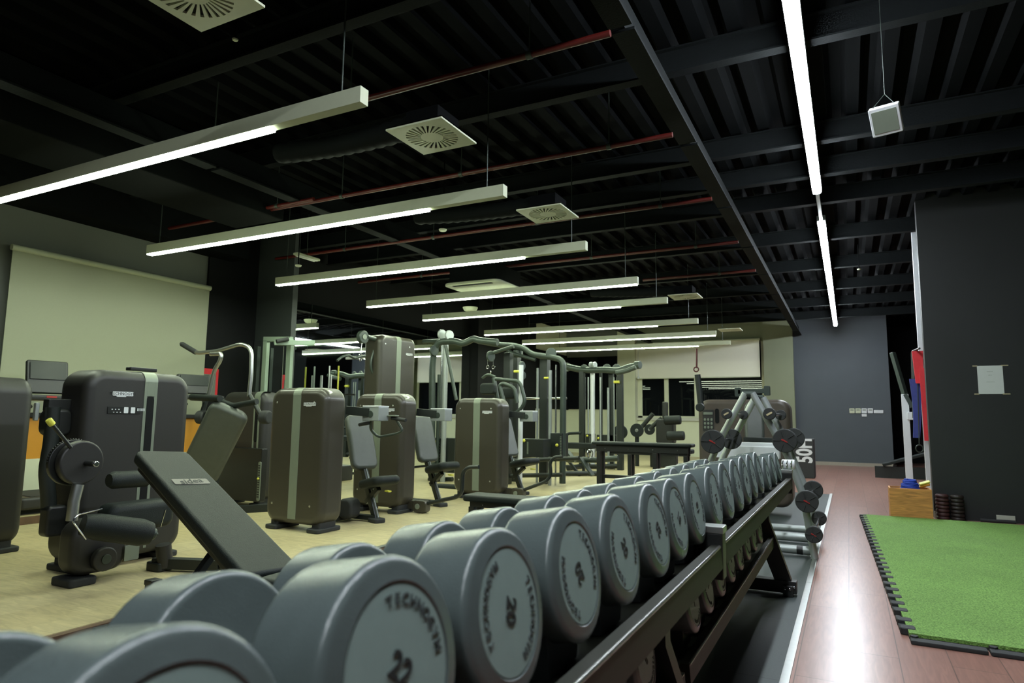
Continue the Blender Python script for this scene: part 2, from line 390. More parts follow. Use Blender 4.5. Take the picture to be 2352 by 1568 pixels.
t = blind('roller_blind', (xd - .02, YW - .1, zb), (xc - .12, YW - .09, 3.5), 'x', 'cream roller blind half lowered over the far window', 0)
mb = MB(); p = pY(1466, 865, YW - .15); tube(mb, [(p.x, p.y, 3.3), (p.x, p.y, p.z)], .008, 6); ball(mb, (p.x, p.y, p.z - .03), .04, 10); t.part('pull_chain', mb, 'white')

# ------------------------------------------------------------------ pendants
PL = [((0,457),(835,243),(620,296)), ((345,582),(1165,460),(992,487)), ((636,655),(1350,579),(1208,595)), ((841,705),(1466,656),(1466,656)),
      ((973,737),(1533,698),(1430,708)), ((1112,770),(1600,745),(1512,750)), ((1203,792),(1646,770),(1646,770)), ((1275,810),(1677,790),(1608,797))]
PN = ['nearest and largest, dark at its right end', 'second from the camera, passing above the round ceiling vents', 'third from the camera, its right end unlit',
      'fourth from the camera, lit along its whole length', 'fifth from the camera, below the small round vent', 'sixth from the camera, above the cable towers',
      'seventh from the camera, fully lit', 'farthest, just above the window blind']
ZP = 2.9
for i, (a, b_, c_) in enumerate(PL):
    Y = (pz(*a, ZP).y + pz(*b_, ZP).y) / 2 if i else 2.75
    x0, x1 = -6.85, -2.375
    xl = x1 - .01 if c_ == b_ else pz(*c_, ZP).x
    t = T('pendant_light', 'long white linear pendant lamp, ' + PN[i], 'pendant lamp', ((x0+x1)/2, Y, ZP), group='linear pendant lamps')
    mb = MB(); box(mb, (x0, Y - .035, ZP + .012), (x1, Y + .035, ZP + .11), .003); t.part('housing', mb, 'cream')
    ns = max(1, round((xl - x0) / 1.17)); sl = (xl - x0 - .01) / ns
    for k in range(ns):
        mb = MB(); box(mb, (x0 + .01 + k * sl, Y - .031, ZP), (x0 + .01 + (k + 1) * sl - .007, Y + .031, ZP + .014), .0); t.part('diffuser', mb, 'pend_lamp')
    for xx in (x0 + .17, x1 - .17):
        mb = MB(); tube(mb, [(xx, Y, ZP + .10), (xx, Y, 4.03)], .005, 6); t.part('cable', mb, 'gunmetal')
# ------------------------------------------------------------------ strip lights over the aisle
ZL = 3.65
def strip(y0, y1, label):
    X = -.205
    t = T('strip_light', label, 'strip lamp', (X, (y0+y1)/2, ZL))
    mb = MB(); box(mb, (X - .05, y0 - .05, ZL + .03), (X + .05, y1 + .05, ZL + .10), .004); t.part('housing', mb, 'silver')
    mb = MB(); slab(mb, (X, (y0+y1)/2, ZL + .01), .085, .05, y1 - y0, .02, .02, (0, 1, 0), seg=4, bseg=3); t.part('diffuser', mb, 'led_lamp')
    for yy in (y0 + .4, y1 - .4):
        mb = MB(); tube(mb, [(X, yy, ZL + .09), (X, yy, 4.03)], .006, 6); t.part('cable', mb, 'steel')
ya = pz(1868, 445, ZL).y; yb = pz(1881, 515, ZL).y; yc = pz(1915, 748, ZL).y
strip(-2.5, ya, 'bright white strip lamp over the aisle, the nearer and longer of two')
strip(yb, yc, 'bright white strip lamp over the aisle, the farther one ending by the slate wall')
mb = MB(); box(mb, (-.225, ya + .06, ZL + .03), (-.185, yb - .06, ZL + .07), .003)
solo('strip_connector', mb, 'silver', 'thin grey link joining the two bright aisle strip lamps', 'connector', (-.205, (ya+yb)/2, ZL + .03))

# ------------------------------------------------------------------ ceiling steel, pipes, vents
def beamx(Y, x0, x1, z, wd, h, name, label):
    mb = MB(); box(mb, (x0, Y - wd/2, z), (x1, Y + wd/2, z + .015), .002); box(mb, (x0, Y - .012, z + .015), (x1, Y + .012, z + h), .0); box(mb, (x0, Y - wd/2, z + h), (x1, Y + wd/2, z + h + .012), .002)
    struct(name, mb, 'beam')
n_ = 7
for Y in (1.9, 3.2, 4.8, 6.65, 7.6, 8.6, 10.4, 12.4, 14.4, 16.4, 18.4):
    beamx(Y, -8.1, 5.8, 3.80, .10, .19, 'trim_%d' % n_, ''); n_ += 1
for k, (X, z) in enumerate(((-1.15, 3.55), (-5.35, 3.5))):
    mb = MB()
    y = -3.9; L = 1.9 if X > -2 else 4.0
    while y < 19.6:
        box(mb, (X - .075, y, z), (X + .075, min(y + L - .05, 19.8), z + .02), .003)
        box(mb, (X - .015, y, z + .02), (X + .015, min(y + L, 19.8), z + .24), .0); y += L
    struct('trim_%d' % n_, mb, 'beam'); n_ += 1
PIPES = [((1015,175),(1418,78)), ((805,440),(1545,318)), ((1000,540),(1640,460)), ((1200,605),(1705,558)), ((1590,632),(1735,622)), ((560,487),(690,463))]
pl = ['nearest the camera, running above the first round vent', 'second, crossing above the second pendant lamp', 'third, passing behind the second round vent', 'fourth, above the third pendant lamp', 'fifth and faintest toward the slate wall', 'short far left one behind the nearest pendant']
for i, (a, b_) in enumerate(PIPES):
    Y = (pz(*a, 3.5).y + pz(*b_, 3.5).y) / 2; x0 = -7.6 if i != 4 else -3.0; x1 = -1.2
    if i == 5: x0, x1 = pz(*a, 3.5).x - .3, pz(*b_, 3.5).x + .2
    t = T('fire_pipe', 'thin red sprinkler pipe, ' + pl[i], 'pipe', ((x0+x1)/2, Y, 3.5), group='red sprinkler pipes')
    mb = MB(); cyl(mb, (x0, Y, 3.5), (x1, Y, 3.5), .022, 12); t.part('pipe', mb, 'redpipe')
    xx = x1 - .55
    while xx > x0 + .3:
        mb = MB(); cyl(mb, (xx - .02, Y, 3.5), (xx + .02, Y, 3.5), .028, 12); tube(mb, [(xx, Y, 3.5), (xx, Y, 4.02)], .005, 6); t.part('hanger', mb, 'gunmetal'); xx -= 1.5
def vent(c, s, z, label, duct=True):
    t = T('ceiling_vent', label, 'vent', (c[0], c[1], z), group='square swirl vents')
    mb = MB(); hs = s / 2; N = 28
    # square plate with a ring of real radial slots
    box(mb, (c[0]-hs, c[1]-hs, z + .012), (c[0]+hs, c[1]+hs, z + .02), .0); t.part('backing', mb, 'wall_black')
    mb = MB(); ri, ro = s * .17, s * .40
    zf = z
    for k in range(N):                              # vanes between slots
        a0 = 2*PI*(k + .18)/N; a1 = 2*PI*(k + .72)/N; sk = .22
        q = [(c[0]+ri*math.cos(a0), c[1]+ri*math.sin(a0)), (c[0]+ri*math.cos(a1), c[1]+ri*math.sin(a1)), (c[0]+ro*math.cos(a1+sk), c[1]+ro*math.sin(a1+sk)), (c[0]+ro*math.cos(a0+sk), c[1]+ro*math.sin(a0+sk))]
        mb.add([(x, y, zf) for x, y in q] + [(x, y, zf + .012) for x, y in q], [(0,1,2,3),(7,6,5,4),(0,4,5,1),(1,5,6,2),(2,6,7,3),(3,7,4,0)])
    t.part('vanes', mb, 'cream')
    mb = MB(); lathe(mb, (c[0], c[1], z), (0, 0, 1), [(0, ri * .9), (.0, ri + .002), (.012, ri + .002)], 32); t.part('centre_disc', mb, 'cream')
    mb = MB(); M_ = 64; vs = []; 
    for k in range(M_):
        a = 2*PI*k/M_; cx_, sy_ = math.cos(a), math.sin(a); q = hs / max(abs(cx_), abs(sy_))
        vs += [(c[0]+ro*cx_, c[1]+ro*sy_, z), (c[0]+q*cx_, c[1]+q*sy_, z), (c[0]+q*cx_, c[1]+q*sy_, z + .02), (c[0]+ro*cx_, c[1]+ro*sy_, z + .012)]
    mb.add(vs, [(4*k+j, 4*((k+1) % M_)+j, 4*((k+1) % M_)+(j+1) % 4, 4*k+(j+1) % 4) for k in range(M_) for j in range(4)])
    t.part('frame', mb, 'cream')
    if duct:
        mb = MB(); box(mb, (c[0]-hs*.6, c[1]-hs*.6, z + .02), (c[0]+hs*.6, c[1]+hs*.6, z + .16), .01); t.part('plenum_box', mb, 'deck')
        mb = MB(); n = 26; pts = [V((c[0]-hs*.6 - 1.5*k/n, c[1] + .15*math.sin(k/n*2), z + .11 + .12*k/n)) for k in range(n+1)]
        tube(mb, pts, [.075 + .012*(k % 2) for k in range(n+1)], 14); t.part('flexible_duct', mb, 'duct')
vent((-2.52, 3.64), .455, 3.1, 'square cream ceiling vent with radial slots, the largest and nearest')
vent((-2.49, 5.57), .455, 3.1, 'square cream ceiling vent with radial slots, above the third pendant lamp')
vent((-2.23, 10.36), .455, 3.1, 'square cream ceiling vent with radial slots, low above the far pendants')
vent((-2.2, 14.6), .455, 3.1, 'square cream ceiling vent nearest the slate wall, very faint', False)
vent((pz(440, -14, 3.1).x, pz(440, -14, 3.1).y + .0), .455, 3.1, 'square cream ceiling vent cut off by the top edge of the photo', False)
# cassette air conditioner
p = pz(1115, 664, 3.1); t = T('ceiling_cassette', 'cream square air conditioning cassette under the ceiling above the fourth pendant', 'air conditioner', p)
mb = MB(); slab(mb, (p.x, p.y, 3.12), .95, .95, .04, .12, .015, (0, 0, -1), (0, 1, 0)); t.part('panel', mb, 'cream')
mb = MB(); box(mb, (p.x - .33, p.y - .42, 3.094), (p.x + .33, p.y - .36, 3.10), 0); box(mb, (p.x - .33, p.y + .36, 3.094), (p.x + .33, p.y + .42, 3.10), 0); t.part('air_slot', mb, 'wall_black')
mb = MB(); box(mb, (p.x - .4, p.y - .4, 3.14), (p.x + .4, p.y + .4, 3.4), .01); t.part('unit_body', mb, 'duct')
def detector(px, py, z, r, label, nm='smoke_detector', cat='detector'):
    p = pz(px, py, z); t = T(nm, label, cat, p)
    mb = MB(); lathe(mb, p, (0, 0, 1), [(0, r*.3), (r*.15, r*.8), (r*.5, r), (r*.6, r), (r*.6, .01)], 18); t.part('housing', mb, 'cream')
    mb = MB(); cyl(mb, p + V((0, 0, r*.6)), (p.x, p.y, 4.02), .007, 8); t.part('stem', mb, 'deck')
detector(1017, 532, 3.2, .045, 'small white domed detector beside the second round vent')
detector(685, 613, 3.0, .04, 'small pale cone shaped detector below the flat lamp at upper left')
detector(1080, 716, 3.1, .14, 'flat round pale ceiling speaker above the fifth pendant lamp', 'ceiling_speaker', 'speaker')
detector(540, 94, 3.6, .02, 'tiny pale sprinkler head in the dark ceiling at upper left', 'sprinkler_head', 'sprinkler')
detector(1973, 620, 3.6, .03, 'tiny pale sprinkler head near the far strip lamp', 'sprinkler_head', 'sprinkler')
p = pz(705, 590, 3.3); t = T('emergency_lamp', 'small flat twin tube emergency lamp under the ceiling at upper left', 'lamp', p)
mb = MB(); slab(mb, p, .42, .10, .03, .02, .008, (0, 0, -1), (1, 0, 0)); t.part('tray', mb, 'cream')
for s in (-.03, .03):
    mb = MB(); cyl(mb, p + V((s, -.17, -.02)), p + V((s, .17, -.02)), .009, 8); t.part('tube', mb, 'white')
mb = MB(); tube(mb, [p, p + V((0, 0, .6))], .005, 6); t.part('hanger', mb, 'gunmetal')
# hanging white box
c = pz(2035, 275, 3.05); t = T('hanging_speaker', 'white box shaped speaker hanging on wires from the dark ceiling at right', 'speaker', c)
n = V((-.25, -1, -.75)).normalized(); mb = MB(); slab(mb, c, .17, .18, .055, .008, .006, n); t.part('casing', mb, 'whitepaint')
mb = MB(); slab(mb, c + n * .03, .14, .14, .004, .005, .001, n); t.part('grille', mb, 'stripe')
mb = MB(); u, v_, _ = frame(n)
for s in (-.06, .06): tube(mb, [c + v_ * .09 + u * s, c + V((0, 0, .17))], .002, 5)
tube(mb, [c + V((0, 0, .17)), c + V((0, 0, .87))], .002, 5); t.part('wire', mb, 'gunmetal')
# ducts, upper left
mb = MB(); box(mb, (-6.6, .2, 3.42), (-5.8, 5.4, 3.75), .02); solo('air_duct', mb, 'duct', 'wide dark rectangular duct under the ceiling at upper left', 'duct', (-6.2, 2.8, 3.42))

# ------------------------------------------------------------------ dumbbells and their racks
def head_prof(R, L):
    b = .011
    return [(0, R*.74), (-.0, R*.76), (.0, R*.77)] + [(.003 + b*(1-math.cos(a)), R - b + b*math.sin(a)) for a in [PI/2*k/5 for k in range(6)]] \
        + [(L - b*(1-math.cos(a)), R - b + b*math.sin(a)) for a in [PI/2*k/5 for k in range(5, -1, -1)]] + [(L, .03)]
def head_mesh(R, L, name):
    mb = MB(); lathe(mb, (0, 0, 0), (-1, 0, 0), [(.003, .001), (.003, R*.745), (.0, R*.765)] + head_prof(R, L)[2:], 56); return mesh(name, mb, 'urethane', 60)
_h = {}
def dumb_meshes(R, num, L=.105):
    k = (R,)
    if k not in _h:
        f = MB(); lathe(f, (0, 0, 0), (-1, 0, 0), [(.0012, .001), (.0012, R*.735), (.002, R*.744), (.005, R*.744)], 48)
        g = MB(); lathe(g, (-L - .001, 0, 0), (-1, 0, 0), [(0, .022), (.008, .017), (.07, .0195), (.142, .017), (.15, .022)], 20)
        words = []; word = 'TECHNOGYM'
        for base, sgn in ((PI/2, 1), (-PI/2, 1)):
            tx = MB(); words.append(tx)
            for i, chh in enumerate(word):
                a = base - (i - 4) * .2 * sgn; r_ = R * .60
                d = V((0, math.cos(a), math.sin(a))); up = d
                text(tx, chh, R * .15, d * r_ + V((-.001, 0, 0)), V((0, math.sin(a), -math.cos(a))), up, .0012, .01)
        _h[k] = (head_mesh(R, L, 'head'), mesh('face_plate', f, 'face', 60), mesh('grip', g, 'chrome', 60), mesh('rim_lettering', words[0], 'ink_soft'), mesh('rim_lettering', words[1], 'ink_soft'))
    if ('n', R, num) not in _h:
        t_ = MB(); text(t_, num, R * .33, (-.001, 0, 0), (0, 1, 0), (0, 0, 1), .0012, .02); _h[('n', R, num)] = mesh('number', t_, 'ink')
    return _h[k] + (_h[('n', R, num)],)
def dumbbell(loc, R, num, roll, label, group, tilt=10):
    hm, fm, gm, lm, lm2, nm = dumb_meshes(R, num)
    e = bpy.data.objects.new('dumbbell', None); C.objects.link(e); e.location = loc; e.rotation_euler = (0, -math.radians(tilt), 0)
    e['label'] = label; e['category'] = 'dumbbell'; e['group'] = group; e.empty_display_size = .05
    def ch(n, me, par, x, rot=(0, 0, 0)):
        o = bpy.data.objects.new(n, me); C.objects.link(o); o.parent = par; o.location = (x, 0, 0); o.rotation_euler = rot; return o
    h1 = ch('head', hm, e, .18, (roll, 0, 0)); ch('face_plate', fm, h1, 0); ch('lettering', lm, h1, 0); ch('lettering', lm2, h1, 0); ch('number', nm, h1, 0)
    ch('grip', gm, e, .18); h2 = ch('head', hm, e, -.18, (roll, 0, PI))
    ch('face_plate', fm, h2, 0)
    return e
TOP = [(.322, '24', -2.2, .111), (.578, '22', -.7, .114), (.825, '20', -1.95, .111), (1.083, '20', 1.9, .111), (1.335, '20', -1.3, .110), (1.605, '20', 2.1, .110),
       (1.82, '18', -1.0, .108), (2.07, '18', 1.7, .107), (2.38, '18', -1.5, .107), (2.643, '16', 2.2, .107), (2.905, '16', -1.2, .107), (3.15, '16', .6, .107),
       (3.39, '14', 1.9, .107), (3.65, '14', -.8, .107), (4.02, '12', .4, .099), (4.36, '12', 2.4, .099), (4.68, '10', -1.0, .099)]
ordn = ['nearest', 'second', 'third', 'fourth', 'fifth', 'sixth', 'seventh', 'eighth', 'ninth', 'tenth', 'eleventh', 'twelfth', 'thirteenth', 'fourteenth', 'fifteenth', 'sixteenth', 'farthest']
TX = .175                                           # run of half the dumbbell in X
for i, (Y, num, roll, R_) in enumerate(TOP):
    num_note = ' marked ' + num if i in (1, 2, 3, 4, 5) else ''
    zc = .888 if i < 14 else .858
    zc += (R_ - .107) * .6
    dumbbell((-.42 - .18 * math.cos(.175), Y, zc - .18 * math.sin(.175)), R_, num, roll,
             'round grey dumbbell%s on the upper shelf, %s from the camera' % (num_note, ordn[i]) if i else 'round grey dumbbell on the upper shelf, nearest the camera and cut by the bottom edge', 'grey dumbbells on the upper shelf')
LOW = [(1.05, '10'), (1.32, '9'), (1.58, '8'), (1.84, '8'), (2.47, '7'), (2.74, '7'), (3.02, '6'), (3.3, '6'), (3.58, '5'), (3.86, '5'), (4.14, '4'), (4.42, '4')]
lo_ord = ['nearest', 'second', 'third', 'fourth', 'fifth', 'sixth', 'seventh', 'eighth', 'ninth', 'tenth', 'eleventh', 'farthest']
for i, (Y, num) in enumerate(LOW):
    dumbbell((-.52 - .18 * math.cos(.175), Y, .50 - .18 * math.sin(.175)), .099, num, random.uniform(-3, 3),
             'round grey dumbbell in the shade of the lower shelf, %s from the camera' % lo_ord[i], 'grey dumbbells on the lower shelf')
def rack(y0, y1, label, ys, yl, legs, endblock):
    t = T('dumbbell_rack', label, 'dumbbell rack', (-.62, (y0+y1)/2, 0), group='dumbbell racks set end to end')
    yc_ = (y0 + y1) / 2; L = y1 - y0
    tilt = math.radians(10); d = V((math.cos(tilt), 0, math.sin(tilt)))
    for nm, xf, zf, prof_h in (('upper_shelf', -.37, .765, .068), ('lower_shelf', -.49, .37, .06)):
        mb = MB(); xi = xf - .50
        zt_ = zf - .03
        prof = [(xf, zf), (xf + .004, zf - prof_h), (xf - .012, zf - prof_h), (xf - .016, zt_ - .012), (xi, zt_ - .012 - .088), (xi - .004, zt_ - .16), (xi - .016, zt_ - .16), (xi - .016, zt_ - .07), (xi, zt_ - .076), (xf - .03, zt_), (xf - .03, zf)]
        mb.rings([[V((x, y, z)) for x, z in prof] for y in (y0, y1)]); sh_ = t.part(nm, mb, 'rail')
        mb = MB(); cyl(mb, (xf - .003, y0 + .01, zf - .002), (xf - .003, y1 - .01, zf - .002), .0052, 12, .002); t.part('highlight_strip', mb, 'rail_highlight', sh_)  # thin rod added on the lip to carry the painted-in edge highlight
        for (yy, R_) in (ys if nm == 'upper_shelf' else yl):
            xf2 = -.42 if nm == 'upper_shelf' else -.52; zc = (.888 if yy < 3.8 else .858) if nm == 'upper_shelf' else .50
            zc += (R_ - .107) * .6 if nm == 'upper_shelf' else 0
            for off in (.03, .275):                 # two cradles, one under each head
                mb = MB(); rs = []
                for q in (0, 1):
                    ctr = V((xf2, yy, zc)) - d * (off + q * .05); ring = []
                    for k in range(9):
                        a = math.radians(228 + 84 * k / 8); ring.append(ctr + V((0, math.cos(a) * (R_ + .001), math.sin(a) * (R_ + .001))))
                    zb_ = zc - R_ - .045 - (off + q*.05) * math.sin(tilt)
                    ring += [V((ring[-1].x, yy + .06, zb_)), V((ring[0].x, yy - .06, zb_))]; rs.append(ring)
                mb.rings(rs); t.part('saddle', mb, 'saddle')
    for yy in legs:
        mb = MB(); prof = [(-.52, .72), (-.515, .48), (-.375, .06), (-.48, .06), (-.62, .44), (-.63, .70)]
        mb.rings([[V((x, yy + s, z)) for x, z in prof] for s in (-.03, .03)]); t.part('leg', mb, 'black')
        mb = MB(); box(mb, (-1.02, yy - .04, .015), (-.355, yy + .04, .095), .004); box(mb, (-.44, yy - .07, 0), (-.375, yy - .035, .07), .006)
        f_ = t.part('foot', mb, 'black')
        mb = MB()
        for xx, zz in ((-.425, .05), (-.395, .05), (-.37, .06)): ball(mb, (xx, yy - .075 if xx < -.38 else yy - .042, zz), .008, 8)
        t.part('bolt', mb, 'chrome', f_)
    for yy in endblock:
        mb = MB(); box(mb, (-.55, yy - .03, .66), (-.365, yy + .03, .80), .004); q = t.part('end_plate', mb, 'black')
        mb = MB(); box(mb, (-.55, yy - .032, .80), (-.362, yy + .032, .822), .003); t.part('end_cap', mb, 'steel', q)
        mb = MB(); ball(mb, (-.39, yy - .034, .74), .011, 10); t.part('bolt', mb, 'chrome', q)
rack(-.15, 2.16, 'long dark two shelf dumbbell rack, the nearer of the two', [(a, d_) for a, b_, c_, d_ in TOP if a < 2.2], [(a, .099) for a, b_ in LOW if a < 2.2], (2.06,), (2.19,))
rack(2.23, 4.95, 'long dark two shelf dumbbell rack, the farther one by the A shaped barbell stand', [(a, d_) for a, b_, c_, d_ in TOP if a > 2.2], [(a, .099) for a, b_ in LOW if a > 2.2], (4.9,), (4.97,))
# chrome collars and white roller left at the rack's far end
for k, px in enumerate((1808, 1818, 1828)):
    p = pY(px, 1070, 4.95); mb = MB(); torus(mb, (p.x - .03, 4.955, .846), (1, .1, .1), .018, .005, 16, 6); tube(mb, [(p.x - .03, 4.955, .862), (p.x - .024, 4.945, .885)], .004, 6)
    solo('spring_collar', mb, 'chrome', 'chrome spring collar on the far end of the dumbbell rack, %s of three' % ('leftmost', 'middle', 'rightmost')[k], 'collar', (p.x, 4.97, .825), 'chrome spring collars')
p = pY(1836, 1080, 5.06); mb = MB(); cyl(mb, (-.43, 4.985, .856), (-.345, 4.985, .856), .033, 20, .006); solo('white_roller', mb, 'whitepaint', 'short white cylinder lying on the far end of the dumbbell rack', 'roller', (-.39, 4.985, .823))

# ------------------------------------------------------------------ benches
t = T('incline_bench', 'black padded incline bench with raised backrest and a small name patch', 'bench', (-2.9, 2.3, 0))
A0 = V((-2.42, 2.30, .435)); A1 = V((-3.49, 2.45, .94)); ax_ = (A1 - A0); n_b = V((.43, 0, .9)); n_b = (n_b - ax_.normalized() * n_b.dot(ax_.normalized())).normalized()
mb = MB(); slab(mb, (A0 + A1) / 2 - n_b * .03, .31, ax_.length + .02, .065, .05, .02, n_b, ax_, seg=5, bseg=4); pad = t.part('backrest', mb, 'vinyl')
mb = MB(); slab(mb, (A0 + A1) / 2 - n_b * .078, .26, ax_.length - .06, .03, .03, .004, n_b, ax_); t.part('backrest_board', mb, 'black')
u_, v_, _ = frame(n_b, ax_)
pc = A0 + ax_ * .70 + n_b * .0035
# patch: its long side lies across the pad
mb = MB(); slab(mb, pc, .20, .055, .004, .008, .001, n_b, ax_, seg=3, bseg=1); pt = t.part('name_patch', mb, 'patch', pad, 'small beige name patch')
mb = MB(); text(mb, 'sidea', .066, pc + n_b * .002, V((0, 1, .0)), ax_, .001, .012); t.part('patch_lettering', mb, 'ink', pad)
mb = MB(); slab(mb, (-2.16, 2.32, .40), .44, .32, .07, .05, .022, (0, 0, 1), (0, 1, 0)); t.part('seat', mb, 'vinyl')
mb = MB(); bar(mb, (-2.5, 2.32, .33), (-1.95, 2.32, .33), .05, .05); bar(mb, (-2.55, 2.32, .05), (-2.45, 2.32, .35), .06, .05, (0, 1, 0)); bar(mb, (-2.0, 2.32, .05), (-2.0, 2.32, .35), .06, .05, (0, 1, 0)); t.part('seat_frame', mb, 'black')
mb = MB(); bar(mb, (-3.45, 2.42, .05), (-1.9, 2.32, .05), .06, .06); t.part('base_beam', mb, 'black')
mb = MB(); bar(mb, pY(425, 1360, 2.28), pY(500, 1255, 2.38), .03, .045, (0, 1, 0)); t.part('support_arm', mb, 'black')
mb = MB(); bar(mb, pY(465, 1360, 2.28), pY(545, 1290, 2.34), .03, .045, (0, 1, 0)); t.part('support_arm', mb, 'black')
mb = MB(); bar(mb, (-3.42, 2.1, .05), (-3.42, 2.75, .05), .06, .06); t.part('rear_foot', mb, 'black')
mb = MB(); p = pz(345, 1430, 0); bar(mb, (p.x, p.y, 0), (p.x, p.y, .215), .06, .06, (0, 1, 0)); box(mb, (p.x - .034, p.y - .034, .205), (p.x + .034, p.y + .034, .235), .006); t.part('foot_post', mb, 'black')
mb = MB(); cyl(mb, (-2.42, 2.13, .385), (-2.42, 2.155, .385), .018, 14, .003); t.part('pivot_bolt', mb, 'chrome')

def flat_bench(name, label, x0, x1, yf, zt, leg_xs, wd=.28, pad_t=.06, frame_z=.05):
    t = T(name, label, 'bench', ((x0+x1)/2, yf + wd/2, 0), group=None)
    mb = MB(); slab(mb, ((x0+x1)/2, yf + wd/2, zt - pad_t/2), x1 - x0, wd, pad_t, .04, .02, (0, 0, 1), (0, 1, 0)); t.part('pad', mb, 'vinyl')
    mb = MB(); box(mb, (x0 + .06, yf + .05, zt - pad_t - frame_z), (x1 - .06, yf + .10, zt - pad_t), .004); box(mb, (x0 + .06, yf + wd - .10, zt - pad_t - frame_z), (x1 - .06, yf + wd - .05, zt - pad_t), .004); fr = t.part('frame', mb, 'black')
    for lx in leg_xs:
        for yy in (yf + .045, yf + wd - .105):
            mb = MB(); box(mb, (lx - .03, yy, 0), (lx + .03, yy + .06, zt - pad_t - frame_z + .001), .004); t.part('leg', mb, 'black')
    for k in range(4):
        mb = MB(); ball(mb, (x0 + .2 + k * (x1 - x0 - .4) / 3, yf + .05, zt - pad_t - frame_z / 2), .007, 8); t.part('bolt', mb, 'chrome', fr)
    return t
flat_bench('flat_bench', 'low black flat bench behind the nearer dumbbells, left of the taller bench', -3.20, -1.95, 5.25, .45, (-3.12, -2.05))
t = flat_bench('raised_bench', 'tall black steel bench with flat padded top behind the dumbbell row', -3.38, -1.93, 9.15, .83, (-3.28, -2.45), .3, .05, .09)
mb = MB(); box(mb, (-3.25, 9.3, .30), (-2.0, 9.36, .35), .004); t.part('cross_bar', mb, 'black')
flat_bench('flat_bench', 'dark flat bench in the background, under and behind the taller bench', -3.55, -2.2, 10.4, .70, (-3.2, -2.3), .3, .07, .04).o.location.z = 0

# ------------------------------------------------------------------ turf mat
t = T('turf_mat', 'bright green artificial turf mat with black jigsaw edge on the aisle floor', 'mat', (2.0, 6.7, 0))
q = [(.24, 4.24), (.10, 9.3), (5.7, 9.3), (5.7, 4.16)]
mb = MB(); mb.add([(x, y, z) for z in (.016, .034) for x, y in q], [(3,2,1,0),(4,5,6,7),(0,1,5,4),(1,2,6,5),(2,3,7,6),(3,0,4,7)][0:6]); t.part('turf', mb, 'turf')
mb = MB(); mb.add([(x, y, z) for z in (.0, .0158) for x, y in q], [(3,2,1,0),(4,5,6,7),(0,1,5,4),(1,2,6,5),(2,3,7,6),(3,0,4,7)])
ny = 27
for k in range(ny):                                # interlocking teeth along the left edge
    f_ = (k + .5) / ny; x = .24 - .14 * f_; y = 4.24 + 5.06 * f_
    s = .030 + .012 * random.random(); y += random.uniform(-.02, .02)
    slab(mb, (x + .002, y, .0195), .075, .055 + s * .6, .037, .016, .004, (0, 0, 1), (0, 1, 0), seg=3, bseg=1)
    slab(mb, (x - .022, y + .09, .010), .030, .10, .018, .01, .003, (0, 0, 1), (0, 1, 0), seg=3, bseg=1)
x = .24
while x < 5.6:                                     # straight border pieces at the front
    L = .26 + random.random() * .1; dy = random.uniform(-.006, .006)
    box(mb, (x, 4.14 + dy - (x - .24) * .004, 0), (x + L - .01, 4.205 + dy, .022), .006)
    mb.rings([[V((x + .02 + .02 * math.cos(a), 4.215 + .02 * math.sin(a), z)) for a in (0, 1, 2, 3, 4, 5)] for z in (.0, .03)]); x += L
t.part('jigsaw_edge', mb, 'rubber')

# ------------------------------------------------------------------ crate and its contents
cx0, cx1, cy0, cy1, ch_ = .40, .84, 9.30, 9.62, .37
t = T('wooden_crate', 'orange brown wooden crate standing by the dark partition', 'crate', ((cx0+cx1)/2, (cy0+cy1)/2, 0))
for nm, lo, hi in (('front_panel', (cx0, cy0, 0), (cx1, cy0 + .018, ch_)), ('back_panel', (cx0, cy1 - .018, 0), (cx1, cy1, ch_)),
                   ('side_panel', (cx0, cy0 + .018, 0), (cx0 + .018, cy1 - .018, ch_)), ('side_panel', (cx1 - .018, cy0 + .018, 0), (cx1, cy1 - .018, ch_)), ('bottom_panel', (cx0 + .018, cy0 + .018, 0), (cx1 - .018, cy1 - .018, .015))):
    mb = MB(); box(mb, lo, hi, .002); t.part(nm, mb, 'cratewood')
mb = MB(); pts = []
for k in range(220):
    a = k * .42; z = .2 + .27 * k / 220; r_ = .095 * math.sqrt(max(.05, 1 - ((k/220 - .45)/.62)**2)) + .006 * math.sin(k)
    pts.append(V((.63 + r_ * math.cos(a), 9.45 + r_ * math.sin(a), z)))
tube(mb, pts, .012, 7); lathe(mb, (.63, 9.45, .016), (0, 0, 1), [(0, .06), (.2, .085), (.38, .08), (.43, .03)], 16)
solo('blue_rope', mb, 'bluerope', 'coil of bright blue rope heaped in the wooden crate', 'rope', (.63, 9.45, .016))
for k, (dx, dz, m_, lb) in enumerate(((.0, 0, 'orange', 'orange handled strap lying on the rim of the wooden crate'), (.012, .03, 'yellow', 'yellow strap lying on top of the orange one in the crate'))):
    mb = MB(); slab(mb, (.785 + dx * .3, 9.52, .40 + dz), .12, .05, .022, .01, .006, (-.3, -.4, .85), (0, 1, 0)); solo('exercise_strap', mb, m_, lb, 'strap', (.785, 9.52, .385 + dz))
